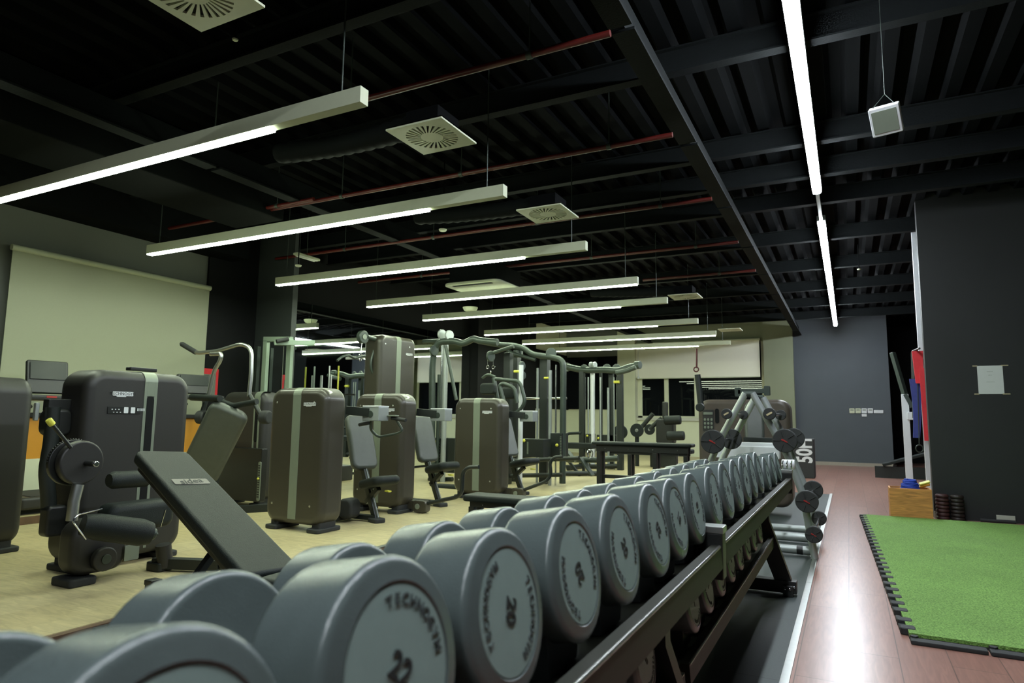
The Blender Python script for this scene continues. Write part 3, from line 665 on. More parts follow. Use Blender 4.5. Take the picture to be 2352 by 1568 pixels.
# two stacks of rings
for s, (xc_, m_, nm, cnt) in enumerate(((.965, 'maroon', 'left, reddish', 7), (1.115, 'darkbrown', 'right, near black', 7))):
    for k in range(cnt):
        mb = MB(); lathe(mb, (xc_, 9.585, k * .043 + .001), (0, 0, 1), [(0, .03), (0, .058), (.008, .070), (.020, .073), (.032, .070), (.042, .058), (.042, .03), (.0, .03)], 20)
        solo('rubber_disc', mb, m_, 'round rubber disc in the %s stack by the partition, %s' % (nm, ('lowest', 'second lowest', 'third lowest', 'middle one', 'third from top', 'second from top', 'topmost')[k]), 'disc', (xc_, 9.585, k * .043), 'rubber discs stacked by the partition')
mb = MB(); tube(mb, [(1.34, 9.62, .021), (1.45, 9.61, .020), (1.6, 9.62, .021), (1.68, 9.62, .02)], .020, 12); solo('foam_roll', mb, 'rubber', 'black foam roll lying along the foot of the partition', 'foam roll', (1.6, 9.6, 0))
# notice with tape
p = pY(2275, 872, YR); t = T('paper_notice', 'white paper notice taped to the dark partition', 'notice', (p.x, YR - .004, p.z - .16))
wN = pY(2305, 872, YR).x - pY(2246, 872, YR).x; hN = pY(2275, 840, YR).z - pY(2275, 905, YR).z
mb = MB(); slab(mb, (p.x, YR - .003, p.z), wN, hN, .002, .001, .0005, (0, -1, 0), seg=1, bseg=1); sh = t.part('sheet', mb, 'paper')
mb = MB()
for k, wd_ in enumerate((.6, .35, 0, .8, .0)):
    if wd_: 
        nL = int(wd_ * 9)
        for j in range(nL): box(mb, (p.x - nL * .006 + j * .012, YR - .0055, p.z + hN * (.28 - .12 * k)), (p.x - nL * .006 + j * .012 + .008, YR - .0042, p.z + hN * (.28 - .12 * k) + .004), 0)
t.part('print', mb, 'stripe', sh)
for sx, sy in ((-1, 1), (1, 1), (-1, -1), (1, -1)):
    mb = MB(); slab(mb, (p.x + sx * (wN / 2 + .02), YR - .0045, p.z + sy * hN / 2), .075 if sx > 0 else .05, .012, .001, .001, .0003, (0, -1, 0), seg=1, bseg=1); t.part('tape', mb, 'tape', sh)
# switch plates on the slate wall
sw = [(1957, 'double'), (1971, 'double'), (1985, 'upper'), (1999, 'double')]
for k, (px, _) in enumerate(sw):
    p = pY(px, 943, YW); mb = MB(); slab(mb, (p.x, YW - .012, p.z), .125, .13, .024, .012, .004); 
    tt = T('switch_plate', 'square white switch plate on the slate wall, %s of four in a row' % ('leftmost', 'second', 'third', 'rightmost')[k], 'switch', (p.x, YW - .012, p.z), group='white switch plates in a row')
    tt.part('plate', mb, 'cream' if k < 2 else 'whitepaint'); mb = MB(); slab(mb, (p.x, YW - .028, p.z + .02), .08, .03, .01, .004, .002); tt.part('rocker', mb, 'stripe')
p = pY(1985, 952, YW); mb = MB(); slab(mb, (p.x, YW - .012, p.z - .015), .12, .07, .024, .012, .004); solo('thermostat', mb, 'whitepaint', 'small white control box hanging just below the row of switch plates', 'control', (p.x, YW, p.z - .05))
p = pY(2018, 945, YW); mb = MB(); slab(mb, (p.x, YW - .012, p.z), .22, .085, .024, .008, .004); solo('socket_strip', mb, 'whitepaint', 'wide white socket strip at the right end of the switch row', 'socket', (p.x, YW, p.z - .04))

# ------------------------------------------------------------------ recess at right: white frame, bands, bench
t = T('white_frame_machine', 'white steel upright frame standing behind the dark partition', 'frame', (.75, 11.2, 0))
a = pY(2116, 800, 10.6); b_ = pY(2108, 525, 10.6); mb = MB(); bar(mb, (a.x, 10.6, 0), (a.x - .0, 10.6, b_.z), .075, .06, (0, 1, 0)); t.part('tall_post', mb, 'whitepaint')
a = pY(2088, 1080, 12.6); b_ = pY(2080, 905, 12.6); mb = MB(); bar(mb, (a.x, 12.6, .05), (a.x, 12.6, b_.z), .10, .08, (0, 1, 0)); t.part('short_post', mb, 'whitepaint')
c = pY(2093, 955, 12.55); mb = MB(); slab(mb, c, .12, .13, .08, .02, .01); t.part('bracket', mb, 'whitepaint')
mb = MB(); bar(mb, (a.x - .15, 12.6, .04), (a.x + .8, 12.6, .04), .08, .08); t.part('base', mb, 'whitepaint')
mb = MB(); g0 = pY(2050, 810, 12.7); g1 = pY(2078, 905, 12.6); bar(mb, g0, g1, .09, .06); g2 = pY(2095, 935, 12.6); bar(mb, g1, g2, .09, .06); t.part('boom', mb, 'gunmetal')
def band(px0, py0, px1, py1, Y, wd, m_, label, sway=.0):
    a = pY(px0, py0, Y); b_ = pY(px1, py1, Y); n = 10; mb = MB(); rs = []
    for k in range(n + 1):
        f_ = k / n; c = a.lerp(b_, f_) + V((sway * math.sin(f_ * PI), 0, 0)); wv = wd * (1 - .35 * f_)
        rs.append([c + V((-wv/2, -.02, 0)), c + V((wv/2, -.025, 0)), c + V((wv/2 + .004, .02, 0)), c + V((-wv/2, .025, 0))])
    mb.rings(rs); solo('resistance_band', mb, m_, label, 'resistance band', a, 'resistance bands hanging at the partition')
band(2107, 806, 2112, 880, 10.45, .13, 'red', 'wide bright red resistance band hanging at the edge of the partition')
band(2118, 845, 2128, 1012, 10.40, .07, 'red', 'narrow long red resistance band hanging lowest beside the partition')
band(2100, 870, 2105, 1005, 10.55, .12, 'blue', 'dark blue resistance band hanging behind the red ones', .02)
band(2096, 808, 2098, 960, 10.7, .035, 'gunmetal', 'thin grey resistance band hanging left of the red and blue ones')
mb = MB(); p = pY(2097, 806, 10.6); q_ = pY(2128, 800, 10.3); tube(mb, [p + V((0, .1, 0)), p, (XR, 10.25, p.z + .0)], .014, 8); solo('band_hook', mb, 'black', 'black steel hook rail that carries the hanging bands', 'hook', (XR, 10.25, p.z))
mb = MB(); c = pY(2112, 1030, 10.5); torus(mb, c, (.5, -1, .1), .05, .008, 24, 6); tube(mb, [c + V((0, 0, .05)), pY(2106, 812, 10.52)], .006, 6); solo('rubber_loop', mb, 'gunmetal', 'small grey rubber loop hanging below the blue band', 'loop', c)
YS = pz(2060, 1098, 0).y
t = T('sit_up_bench', 'low black folding bench jutting out from behind the partition', 'bench', (1.1, YS, 0))
mb = MB(); a = pY(2010, 1090, YS); bar(mb, (a.x, YS, .065), (2.2, YS, .065), .35, .11, (0, 1, 0)); t.part('base', mb, 'darkframe')
mb = MB(); a = pY(2027, 1067, YS); b_ = pY(2135, 1040, YS); slab(mb, (a + b_) / 2, .34, (b_ - a).length, .06, .02, .012, (b_ - a).cross(V((0, -1, 0))), b_ - a); t.part('pad', mb, 'vinyl')
mb = MB(); a = pY(2050, 1065, YS); bar(mb, (a.x, YS, .1), (a.x + .05, YS, a.z), .06, .06, (0, 1, 0)); t.part('hinge_post', mb, 'black')
# plyo box with stencilled 50
p = pz(1872, 1099, 0); x1 = p.x; x0 = x1 - .45; y0 = p.y; hb = pY(1872, 1008, y0).z
t = T('plyometric_box', 'black jump box stencilled 50 in white at the foot of the slate wall', 'box', ((x0+x1)/2, y0 + .3, 0))
mb = MB(); box(mb, (x0, y0, 0), (x1, y0 + .55, hb), .02); t.part('body', mb, 'rubber')
mb = MB(); text(mb, '50H', .42, (0, 0, 0), (0, 0, 1), (-1, 0, 0), .002, .03)
mb.v = [V((p.x + x1 - .17, p.y + y0 - .001, p.z * .70 + hb * .70)) for p in mb.v]; t.part('stencil', mb, 'whitepaint')

# ------------------------------------------------------------------ A shaped barbell stand
t = T('barbell_stand', 'silver A shaped barbell stand at the far end of the dumbbell racks', 'barbell stand', (-.75, 6.8, 0))
def tubeY(pts, Y, r_, m_, nm, fil=.06, th=None):
    mb = MB(); tube(mb, [pY(x, y, Y) for x, y in pts], r_, 12, fil); return th.part(nm, mb, m_)
tubeY([(1728, 903), (1779, 992), (1812, 1052), (1845, 1138), (1872, 1283)], 6.25, .030, 'silver', 'leg', th=t)
tubeY([(1752, 913), (1792, 986), (1822, 1055), (1856, 1135), (1878, 1240)], 7.3, .034, 'silver', 'leg', th=t)
tubeY([(1712, 903), (1659, 999), (1625, 1075), (1590, 1190)], 6.25, .030, 'silver', 'leg', th=t)
tubeY([(1733, 915), (1676, 1022), (1655, 1062)], 7.3, .034, 'silver', 'leg', th=t)
mb = MB(); a = pY(1720, 905, 6.25); b_ = pY(1740, 912, 7.3); tube(mb, [a + V((-.05, 0, 0)), a + V((.05, 0, 0))], .026, 12); tube(mb, [b_ + V((-.06, 0, 0)), b_ + V((.06, 0, 0))], .026, 12); tube(mb, [a, b_], .024, 12); t.part('top_bar', mb, 'gunmetal')
mb = MB(); a = pY(1695, 900, 7.35); b_ = pY(1762, 897, 7.35); bar(mb, a, b_, .05, .05); for_ = [slab(mb, e_, .06, .10, .05, .01, .004) for e_ in (a, b_)]; t.part('hook_bar', mb, 'gunmetal')
for Yb, zb_, r_ in ((6.33, .05, .036), (7.0, .05, .04), (7.55, .05, .035)):
    mb = MB(); cyl(mb, (-1.35, Yb, zb_), (-.34, Yb, zb_), r_, 20, .008); t.part('base_tube', mb, 'silver')
mb = MB(); cyl(mb, (-.45, 6.33, .05), (-.40, 6.33, .05), .039, 20, .003); t.part('tube_band', mb, 'black')
BB = [((1668, 950), 12, 'small pale faced barbell on the upper left of the A shaped stand', 0), ((1767, 950), 14, 'small pale faced barbell on the upper right of the A shaped stand', 0),
      ((1636, 1014), 27, 'barbell with large black plate and red emblem on the left of the A stand', 1), ((1802, 1012), 27, 'barbell with large black plate and red emblem on the right of the A stand', 1),
      ((1853, 1152), 25, 'barbell with black plate and red emblem on the right leg, halfway down', 1), ((1869, 1228), 19, 'lowest and smallest barbell with red emblem, near the mat', 1)]
for (px, rp, lb, big) in BB:
    Y0 = 6.12; c = pY(px[0], px[1], Y0); zc_ = (R.transposed() @ (c - V((0, 0, H))))
    rad = rp * abs(zc_.z) / F
    tb = T('barbell', lb, 'barbell', c, group='short barbells on the A shaped stand')
    for yy in (Y0, Y0 + 1.05):
        mb = MB(); cyl(mb, (c.x, yy, c.z), (c.x, yy + .05, c.z), rad, 36, .008)
        if big:
            for k in range(5):
                a = 2*PI*k/5 + .6; u0 = V((math.cos(a), 0, math.sin(a))); bar(mb, V((c.x, yy - .001, c.z)) + u0 * rad * .3, V((c.x, yy - .001, c.z)) + u0 * rad * .92, .006, .012, (0, 1, 0))
        pl_ = tb.part('plate', mb, 'rubber')
        mb = MB(); cyl(mb, (c.x, yy + .05, c.z), (c.x, yy + .13, c.z), .028, 16, .008); tb.part('collar', mb, 'chrome', pl_)
        if yy == Y0:
            if big:
                mb = MB(); slab(mb, (c.x - .01, yy - .004, c.z + .005), rad * .32, rad * .13, .004, .004, .001, (0, -1, 0), (.4, 0, .9)); slab(mb, (c.x + .012, yy - .004, c.z - .008), rad * .28, rad * .09, .004, .004, .001, (0, -1, 0), (.4, 0, .9)); tb.part('emblem', mb, 'redlogo', pl_)
            else:
                mb = MB(); slab(mb, (c.x, yy - .004, c.z), rad * 1.0, rad * .3, .004, .004, .001, (0, -1, 0), (-.5, 0, .9)); tb.part('emblem', mb, 'tape', pl_)
    mb = MB(); cyl(mb, (c.x, Y0 + .05, c.z), (c.x, Y0 + 1.06, c.z), .013, 12); tb.part('bar', mb, 'chrome')
# ------------------------------------------------------------------ selectorised machines: tower builder
def tower(t, w, d, h, z0=.06, stripe=.1, sx=0.0, m_='shell', logo=(.16, 1.2), r=.13, rivets=True, slot=None, feet=True):
    """local frame: striped face looks to -Y at y=0, x across, z up"""
    mb = MB(); slab(mb, (0, d/2, z0 + (h - z0)/2), w, h - z0, d, r, .07, (0, -1, 0), seg=7, bseg=5); sh = t.part('shell', mb, m_)
    st = [(-stripe/2 + sx, stripe/2 + sx)]
    mb = MB(); bands = ([(z0 + .02, h - .13)] )
    for x0, x1 in st:
        if slot:
            s0, s1, sw_ = slot
            box(mb, (x0, -.003, z0 + .05), (x0 + (stripe - sw_)/2, .01, h - .07), .0005); box(mb, (x1 - (stripe - sw_)/2, -.003, z0 + .05), (x1, .01, h - .07), .0005)
            box(mb, (x0 + (stripe - sw_)/2, -.003, s1), (x1 - (stripe - sw_)/2, .01, h - .07), .0005)
        else: box(mb, (x0, -.003, z0 + .05), (x1, .01, h - .07), .0005)
        # wrap over the rounded top
        n = 6; pts = []
        for k in range(n + 1):
            a = PI/2 * k/n; pts.append((.07 - .0735*math.cos(a), h - .07 + .0735*math.sin(a)))
        pts.append((d/2, h + .0035))
        vs = []; 
        for y, z in pts: vs += [(x0, y, z), (x1, y, z)]
        vs += [(x0, d/2, h - .01), (x1, d/2, h - .01), (x0, .07, h - .07), (x1, .07, h - .07)]
        fs = [(2*i, 2*i+1, 2*i+3, 2*i+2) for i in range(len(pts) + 1)]
        mb.add(vs, fs)
    t.part('stripe', mb, 'stripe')
    if slot:
        mb = MB(); slab(mb, (sx, -.0005, (slot[0]+slot[1])/2), slot[2], slot[1]-slot[0], .012, slot[2]/2, .002); t.part('weight_window', mb, 'wall_black', sh)
    if logo:
        lx, lz = logo; mb = MB(); slab(mb, (lx + .012, -.002, lz), .15, .03, .006, .006, .001); slab(mb, (lx + .0, -.0015, lz - .012), .07, .02, .005, .005, .001); lg = t.part('logo_plate', mb, 'whitepaint', sh)
        mb = MB(); text(mb, 'TECHNOGYM', .029, (lx + .012, -.0052, lz), (1, 0, 0), (0, 0, 1), .0008, .0); t.part('logo_lettering', mb, 'ink', sh)
    if rivets:
        for sx_ in (-w*.36, w*.30):
            for zz in (z0 + .18, h - .14):
                mb = MB(); lathe(mb, (sx_, .002, zz), (0, -1, 0), [(0, .011), (.004, .010), (.006, .004)], 10); t.part('rivet', mb, 'steel', sh)
    if feet:
        for sx_ in (-w/2 + .1, w/2 - .1):
            mb = MB(); slab(mb, (sx_, d/2, .02), .15, d + .02, .04, .03, .01, (0, 0, 1), (0, 1, 0)); slab(mb, (sx_, d/2, .06), .10, d - .08, .06, .02, .005, (0, 0, 1), (0, 1, 0)); t.part('foot', mb, 'rubber')
    return sh
def press_station(t, y_off=.95, lever=False, handles=True):
    """seat, back pad and arms standing behind and right of the tower (local frame)"""
    # link arm and silver box
    mb = MB(); bar(mb, (.26, .40, 1.12), (.50, .46, 1.10), .06, .085); t.part('link_arm', mb, 'darkframe')
    mb = MB(); box(mb, (.42, .44, 1.02), (.62, .60, 1.155), .008); bx_ = t.part('pivot_housing', mb, 'silver')
    mb = MB(); cyl(mb, (.52, .435, 1.085), (.52, .46, 1.085), .035, 20, .004); t.part('pivot_cap', mb, 'gunmetal', bx_)
    mb = MB(); slab(mb, (.52, .52, 1.160), .20, .17, .014, .01, .004, (0, 0, 1), (0, 1, 0)); t.part('cover', mb, 'whitepaint', bx_)
t_specs = [
 ('chest_press_machine', 'bronze grey weight machine with silver stripe, biggest of the three with seats, nearest', (-4.64, 4.60, P), .72, True),
 ('chest_press_machine', 'bronze grey striped weight machine in the middle, in front of the tallest tower', (-4.76, 5.95, P), .70, False),
 ('chest_press_machine', 'bronze grey striped weight machine standing right of the other two, by the flat bench', (-4.42, 7.60, P), .72, False)]
def seat_unit(t, base, fwd, post_h, seat_z, back=(1.0, .5), scale=1.0, ycl=True):
    """upholstered seat on a slanted rail; base: foot of the rail, fwd: direction the sitter faces"""
    fwd = V((fwd[0], fwd[1], 0)).normalized(); side = V((-fwd.y, fwd.x, 0)); b0 = V(base)
    top = b0 - fwd * .34 + V((0, 0, .62))
    mb = MB(); bar(mb, b0, top, .07, .05, side); rl = t.part('rail', mb, 'darkframe')
    nrm = (top - b0).cross(side); nrm = nrm if nrm.dot(fwd) > 0 else -nrm; nrm.normalize()
    mb = MB(); bar(mb, b0 + nrm * .027 + V((0, 0, .03)), top + nrm * .027, .035, .006, side); t.part('rail_scale', mb, 'silver', rl)
    mb = MB(); slab(mb, b0 + V((0, 0, .02)), .13, .16, .05, .03, .015, (0, 0, 1), fwd); t.part('foot', mb, 'rubber', rl)
    # back pad
    bc = b0 - fwd * .36 + V((0, 0, .79)); bd = V((-fwd.x * .36, -fwd.y * .36, 1)).normalized(); bn = (fwd - bd * fwd.dot(bd)).normalized()
    mb = MB(); slab(mb, bc, .30, .60, .09, .07, .035, bn, bd, seg=6, bseg=5); t.part('backrest', mb, 'leather')
    mb = MB(); slab(mb, bc - bn * .055, .24, .54, .02, .05, .005, bn, bd); t.part('backrest_shell', mb, 'darkframe')
    sc_ = b0 + fwd * .02 + V((0, 0, seat_z)); sd = (fwd + V((0, 0, .22))).normalized(); sn = V((0, 0, 1)) - sd * sd.z; sn.normalize()
    mb = MB(); slab(mb, sc_, .32, .40, .09, .09, .04, sn, sd, seg=6, bseg=5); t.part('seat', mb, 'vinyl')
    mb = MB(); bar(mb, b0 - fwd * .2 + V((0, 0, seat_z - .22)), sc_ - V((0, 0, .06)), .05, .05, side); t.part('seat_bracket', mb, 'darkframe')
    mb = MB(); slab(mb, sc_ + fwd * .17 + V((0, 0, -.075)) , .04, .07, .015, .006, .003, (0, 0, 1), fwd); t.part('adjuster', mb, 'yellow')
MACH = []
for i, (nm, lb, loc, w_, hd) in enumerate(t_specs):
    t = T(nm, lb, 'weight machine', loc, group='striped press machines', world=False)
    tower(t, w_, .30, 1.325, logo=(.15, 1.14) if i else (.15, 1.17)); press_station(t)
    bx0 = (.34, .34, .30)[i]; seat_unit(t, (bx0, .82, 0), (1, -.35), 0, (.40, .46, .44)[i])
    mb = MB(); bar(mb, (-.2, .85, .04), (bx0, .82, .04), .07, .05); bar(mb, (.0, .3, .04), (.0, .85, .04), .07, .05); t.part('base_frame', mb, 'darkframe')
    if i == 0: mb = MB(); slab(mb, (.10, .68, .14), .18, .20, .16, .07, .03, (0, -1, 0)); t.part('cam_cover', mb, 'rubber')
    # grips
    if i == 0:
        mb = MB(); tube(mb, [(.48, .5, 1.06), (.44, .55, .93), (.50, .60, .86), (.72, .62, .90), (.78, .62, .93), (.70, .62, 1.03)], .013, 10, .04); gb = t.part('handle_bar', mb, 'gunmetal')
        mb = MB(); cyl(mb, (.64, .62, 1.05), (.84, .58, 1.03), .018, 12, .004); t.part('grip', mb, 'rubber', gb)
        mb = MB(); cyl(mb, (.34, .5, .98), (.48, .47, 1.0), .018, 12, .004); t.part('grip', mb, 'rubber', gb)
        mb = MB(); slab(mb, (.66, .60, 1.072), .13, .06, .012, .01, .003, (0, 0, 1), (0, 1, 0)); t.part('grip_plate', mb, 'stripe', gb)
    if i:
        o0 = V(loc)
        jy = .25
        k_ = (lambda q: V((q.x, q.y, q.z)) - o0)
        if i == 1: L_ = [(972, 1158), (1050, 1141), (1061, 1130), (1063, 1085), (1075, 1073), (1100, 1072)]
        else: L_ = [(1195, 1128), (1255, 1105), (1266, 1090), (1263, 1062), (1272, 1050), (1292, 1048)]
        mb = MB(); tube(mb, [k_(pY(x, y, loc[1] + jy)) for x, y in L_], .022, 12, .05); lv = t.part('leg_lever', mb, 'darkframe')
        c = k_(pY(L_[0][0] - 4, L_[0][1] + 4, loc[1] + jy)); mb = MB(); slab(mb, c, .18, .13, .10, .04, .01); slab(mb, (c.x + .02, c.y, .07), .07, .14, .08, .02, .01); bar(mb, (c.x - .3, c.y, c.z + .01), (c.x, c.y, c.z + .01), .08, .09); t.part('lever_joint', mb, 'shell')
        mb = MB(); cyl(mb, (c.x - .02, c.y - .06, c.z), (c.x - .02, c.y - .045, c.z), .03, 18, .003); t.part('joint_cap', mb, 'stripe', lv)
# small gas strut look on the nearest one
# tall lat tower: striped face looks toward the aisle (+X)
t = T('lat_pulldown_machine', 'tallest bronze grey machine tower with silver stripe, rising behind the middle machine', 'weight machine', (-6.0, 7.95, P), rz=PI/2 - .1, world=False)
tower(t, .80, .34, 2.27, logo=(.22, 2.02), r=.12)
mb = MB(); tube(mb, [(-.28, .12, 2.18), (-.55, .12, 2.21)], .035, 12); tube(mb, [(-.36, .14, 2.1), (-.44, .14, 1.85), (-.42, .14, 1.72), (-.3, .14, 1.62)], .02, 10, .06); t.part('arm', mb, 'gunmetal')
mb = MB(); cyl(mb, (-.62, .10, 2.20), (-.62, .17, 2.20), .095, 24, .01); pl_ = t.part('pulley', mb, 'gunmetal'); mb = MB(); cyl(mb, (-.62, .09, 2.20), (-.62, .10, 2.20), .04, 18, .002); t.part('pulley_cap', mb, 'stripe', pl_)
mb = MB(); torus(mb, (-.66, .12, 1.93), (0, 1, .0), .028, .006, 16, 6); torus(mb, (-.66, .12, 1.87), (0, 1, .0), .02, .006, 16, 6); tube(mb, [(-.64, .12, 2.15), (-.66, .12, 1.95)], .004, 6); t.part('carabiner', mb, 'chrome')
_li = (Matrix.Translation(V((-6.0, 7.95, P))) @ Matrix.Rotation(PI/2 - .1, 4, 'Z')).inverted()
mb = MB(); tube(mb, [_li @ pX(x, y, -6.1) for x, y in ((774, 828), (786, 819), (800, 815), (809, 820), (815, 823), (824, 819), (838, 817))], .018, 10, .03); t.part('pulldown_bar', mb, 'gunmetal')

# ------------------------------------------------------------------ machine 1: leg curl by the left edge, striped face toward the aisle
X1 = -4.58
t = T('leg_curl_machine', 'big dark machine at left with slotted weight window, black disc and roller pads', 'weight machine', (X1, 3.03, P), rz=PI/2, world=False)
tower(t, .80, .34, 1.365, z0=.05, m_='shell_dark', stripe=.10, sx=.06, logo=(-.16, 1.20), slot=(.42, 1.19, .055), rivets=False)
mb = MB(); slab(mb, (-.13, -.002, 1.085), .24, .05, .006, .006, .001); sp = t.part('label_strip', mb, 'black')
mb = MB()
for k in range(2): slab(mb, (-.12 + k * .05, -.006, 1.085), .032, .042, .003, .004, .0005)
for k in range(6): slab(mb, (-.22 + k * .012, -.006, 1.09 - (k % 2) * .02), .008, .006, .003, .001, .0005); slab(mb, (-.035 + k * .010, -.006, 1.09), .005, .02, .003, .001, .0005)
t.part('label_icons', mb, 'whitepaint', sp)
mb = MB(); bar(mb, (-.05, .12, 1.39), (.16, .12, 1.39), .06, .025); t.part('top_handle', mb, 'black')
def W(px, py, Y=None, X=None): 
    q = pX(px, py, X) if X is not None else pY(px, py, Y)
    return V((q.y - 3.03, -(q.x - X1), q.z - P))      # world -> this machine's local frame (rz = 90 deg)
Xd = -4.15
c0 = W(190, 1062, X=Xd); rD = (W(190, 1012, X=Xd) - W(190, 1112, X=Xd)).length / 2
mb = MB(); cyl(mb, c0 + V((0, .06, 0)), c0, rD, 44, .014); dk = t.part('cam_disc', mb, 'shell_dark')
mb = MB(); cyl(mb, c0 + V((-.02, .10, 0)), c0 + V((-.02, .065, 0)), rD * 1.05, 44, .006)
for k in range(26):
    a = .2 + k * .115; pk = c0 + V((-.02 + math.cos(a) * rD * 1.06, .082, math.sin(a) * rD * 1.06)); ball(mb, pk, .006, 6)
t.part('index_ring', mb, 'black')
mb = MB(); hb_ = c0 + V((.08, 0, 0)); cyl(mb, c0 + V((.02, 0, -.005)), c0 + V((.02, -.09, -.005)), .017, 14, .003); q = t.part('axle', mb, 'black')
mb = MB(); cyl(mb, c0 + V((.02, -.09, -.005)), c0 + V((.02, -.11, -.005)), .018, 16, .006); t.part('axle_cap', mb, 'chrome', q)
mb = MB(); l0 = W(118, 972, X=Xd); l1 = W(163, 1028, X=Xd); tube(mb, [l1, l0], .011, 10); lv = t.part('adjust_lever', mb, 'black')
mb = MB(); dd = (l0 - l1).normalized(); cyl(mb, l0 - dd * .012, l0 + dd * .03, .019, 14, .005); t.part('lever_grip', mb, 'yellow', lv)
mb = MB(); tube(mb, [W(180, 1112, X=Xd), W(170, 1150, X=Xd), W(165, 1195, X=Xd)], .032, 14); t.part('silver_arm', mb, 'steel')
# roller pads (axis across the machine) and thigh pad
mb = MB(); a = W(190, 1205, X=-4.05); b_ = W(345, 1225, X=-3.95); tube(mb, [a, a.lerp(b_, .2), a.lerp(b_, .85), b_], [.060, .078, .082, .068], 22); rp = t.part('roller_pad', mb, 'vinyl')
mb = MB(); d_ = (b_ - a).normalized(); cyl(mb, b_, b_ + d_ * .03, .035, 18, .006); cyl(mb, b_ + d_ * .03, b_ + d_ * .045, .014, 12, .003); t.part('roller_end', mb, 'gunmetal', rp)
mb = MB(); a = W(235, 1185, X=-4.3); b_ = W(385, 1180, X=-4.3); slab(mb, (a + b_) / 2, (b_ - a).length, .19, .18, .06, .05, (0, -1, 0)); t.part('thigh_pad', mb, 'vinyl')
mb = MB(); a = W(250, 1103, X=-4.2); b_ = W(335, 1098, X=-4.2); tube(mb, [a, a.lerp(b_, .1), b_], [.04, .055, .055], 18); t.part('support_pad', mb, 'vinyl')
mb = MB(); slab(mb, W(215, 1250, X=-4.35), .36, .34, .18, .10, .05, (0, -1, 0)); t.part('lower_housing', mb, 'shell_dark')
mb = MB(); c = W(244, 1284, X=-4.2); cyl(mb, c + V((0, .05, 0)), c, .075, 30, .012); wl = t.part('wheel', mb, 'shell_dark'); mb = MB(); cyl(mb, c, c + V((0, -.006, 0)), .03, 20, .002); t.part('wheel_hub', mb, 'gunmetal', wl)
mb = MB(); slab(mb, W(302, 1268, X=-4.25), .10, .10, .01, .01, .002, (0, -1, 0)); t.part('silver_plate', mb, 'stripe')
mb = MB(); a = W(160, 1313, X=-4.35); slab(mb, (a.x + .03, a.y, .025), .17, .22, .05, .03, .012, (0, 0, 1), (0, 1, 0)); t.part('front_foot', mb, 'rubber')
mb = MB(); a = W(375, 1310, X=-4.25); bar(mb, (a.x - .05, -.3, .05), (a.x + .12, -.75, .05), .07, .07); bar(mb, (a.x + .12, -.75, .05), (a.x + .28, -1.0, .16), .07, .07); slab(mb, (a.x - .03, -.33, .03), .12, .15, .06, .03, .01, (0, 0, 1), (0, 1, 0)); t.part('base_beam', mb, 'darkframe')
mb = MB(); tube(mb, [W(375, 1250, X=-4.2), W(380, 1300, X=-4.2)], .05, 14); t.part('pivot_post', mb, 'shell_dark')
mb = MB(); pts = [W(113, 1215, X=-4.75), W(112, 1150, X=-4.75), W(106, 1080, X=-4.75), W(118, 1010, X=-4.75), W(122, 935, X=-4.75)]; tube(mb, pts, .045, 12, .05); t.part('side_frame', mb, 'darkframe')
mb = MB(); slab(mb, W(122, 1195, X=-4.72), .13, .20, .10, .03, .02, (0, -1, 0)); t.part('side_joint', mb, 'black'); mb = MB(); slab(mb, W(128, 970, X=-4.78), .16, .18, .12, .05, .02, (0, -1, 0)); t.part('side_joint', mb, 'black')
mb = MB(); a = W(105, 930, X=-4.78); b_ = W(190, 932, X=-4.78); slab(mb, (a + b_) / 2, (b_ - a).length, .085, .07, .01, .006, (0, -1, 0)); t.part('control_bar', mb, 'black')
mb = MB(); a = W(83, 945, X=-4.8); slab(mb, a, .025, .12, .03, .008, .005, (0, -1, 0)); t.part('pin_holder', mb, 'silver')
mb = MB(); w0 = [(155, 1190), (165, 1180), (235, 1170)]; tube(mb, [W(x, y, X=-3.98) for x, y in [(235, 1168), (178, 1182), (166, 1196), (178, 1212), (198, 1238)]], .004, 6, .02); tube(mb, [W(380, 1170, X=-3.98), W(368, 1210, X=-3.98)], .004, 6); t.part('steel_wire', mb, 'chrome')

# machine cut by the left edge
xr = -5.71; t = T('weight_machine', 'dark machine tower cut off by the left edge of the photo', 'weight machine', (xr - .38, 2.55, P), world=False)
tower(t, .78, .34, 1.33, m_='shell_dark', logo=None, rivets=True)
mb = MB(); a = pY(0, 930, 2.5); tube(mb, [(.1, -.10, 1.13), (.22, -.12, 1.14), (.33, -.06, 1.10)], .02, 12, .04); t.part('arm', mb, 'steel')
mb = MB(); slab(mb, (.22, -.08, .95), .22, .34, .08, .05, .03, (0, -1, .3)); t.part('pad', mb, 'leather')

# ------------------------------------------------------------------ machine 2: reclined back pad with chrome overhead arms
t = T('overhead_press_machine', 'machine with large reclined grey back pad and bent chrome overhead arms', 'weight machine', (-6.1, 5.4, P), world=True)
def tower_w(t, xc_, yf, w_, d_, h_, **kw):
    """striped tower added to a world-frame thing"""
    class S: pass
    s = S(); s.o = t.o
    def part(name, mb, m_, parent=None, label=None):
        mb.v = [p + V((xc_, yf, P)) for p in mb.v]; return t.part(name, mb, m_, parent, label)
    s.part = part; return tower(s, w_, d_, h_, **kw)
a = pY(608, 900, 5.55); tower_w(t, a.x - .36, 5.55, .74, .30, 1.34, m_='shell_dark', stripe=.10, sx=.25, logo=None, rivets=False, slot=(.75, 1.16, .05))
mb = MB(); b0 = pY(490, 1105, 5.50); b1 = pY(610, 1030, 5.5); box(mb, (b0.x, 5.45, P + .08), (b1.x, 5.54, b1.z), .01); lp = t.part('lower_panel', mb, 'black')
mb = MB(); c = pY(594, 1105, 5.44); slab(mb, (c.x, 5.445, c.z), .045, .44, .012, .02, .003); q = t.part('weight_scale', mb, 'stripe', lp)
mb = MB()
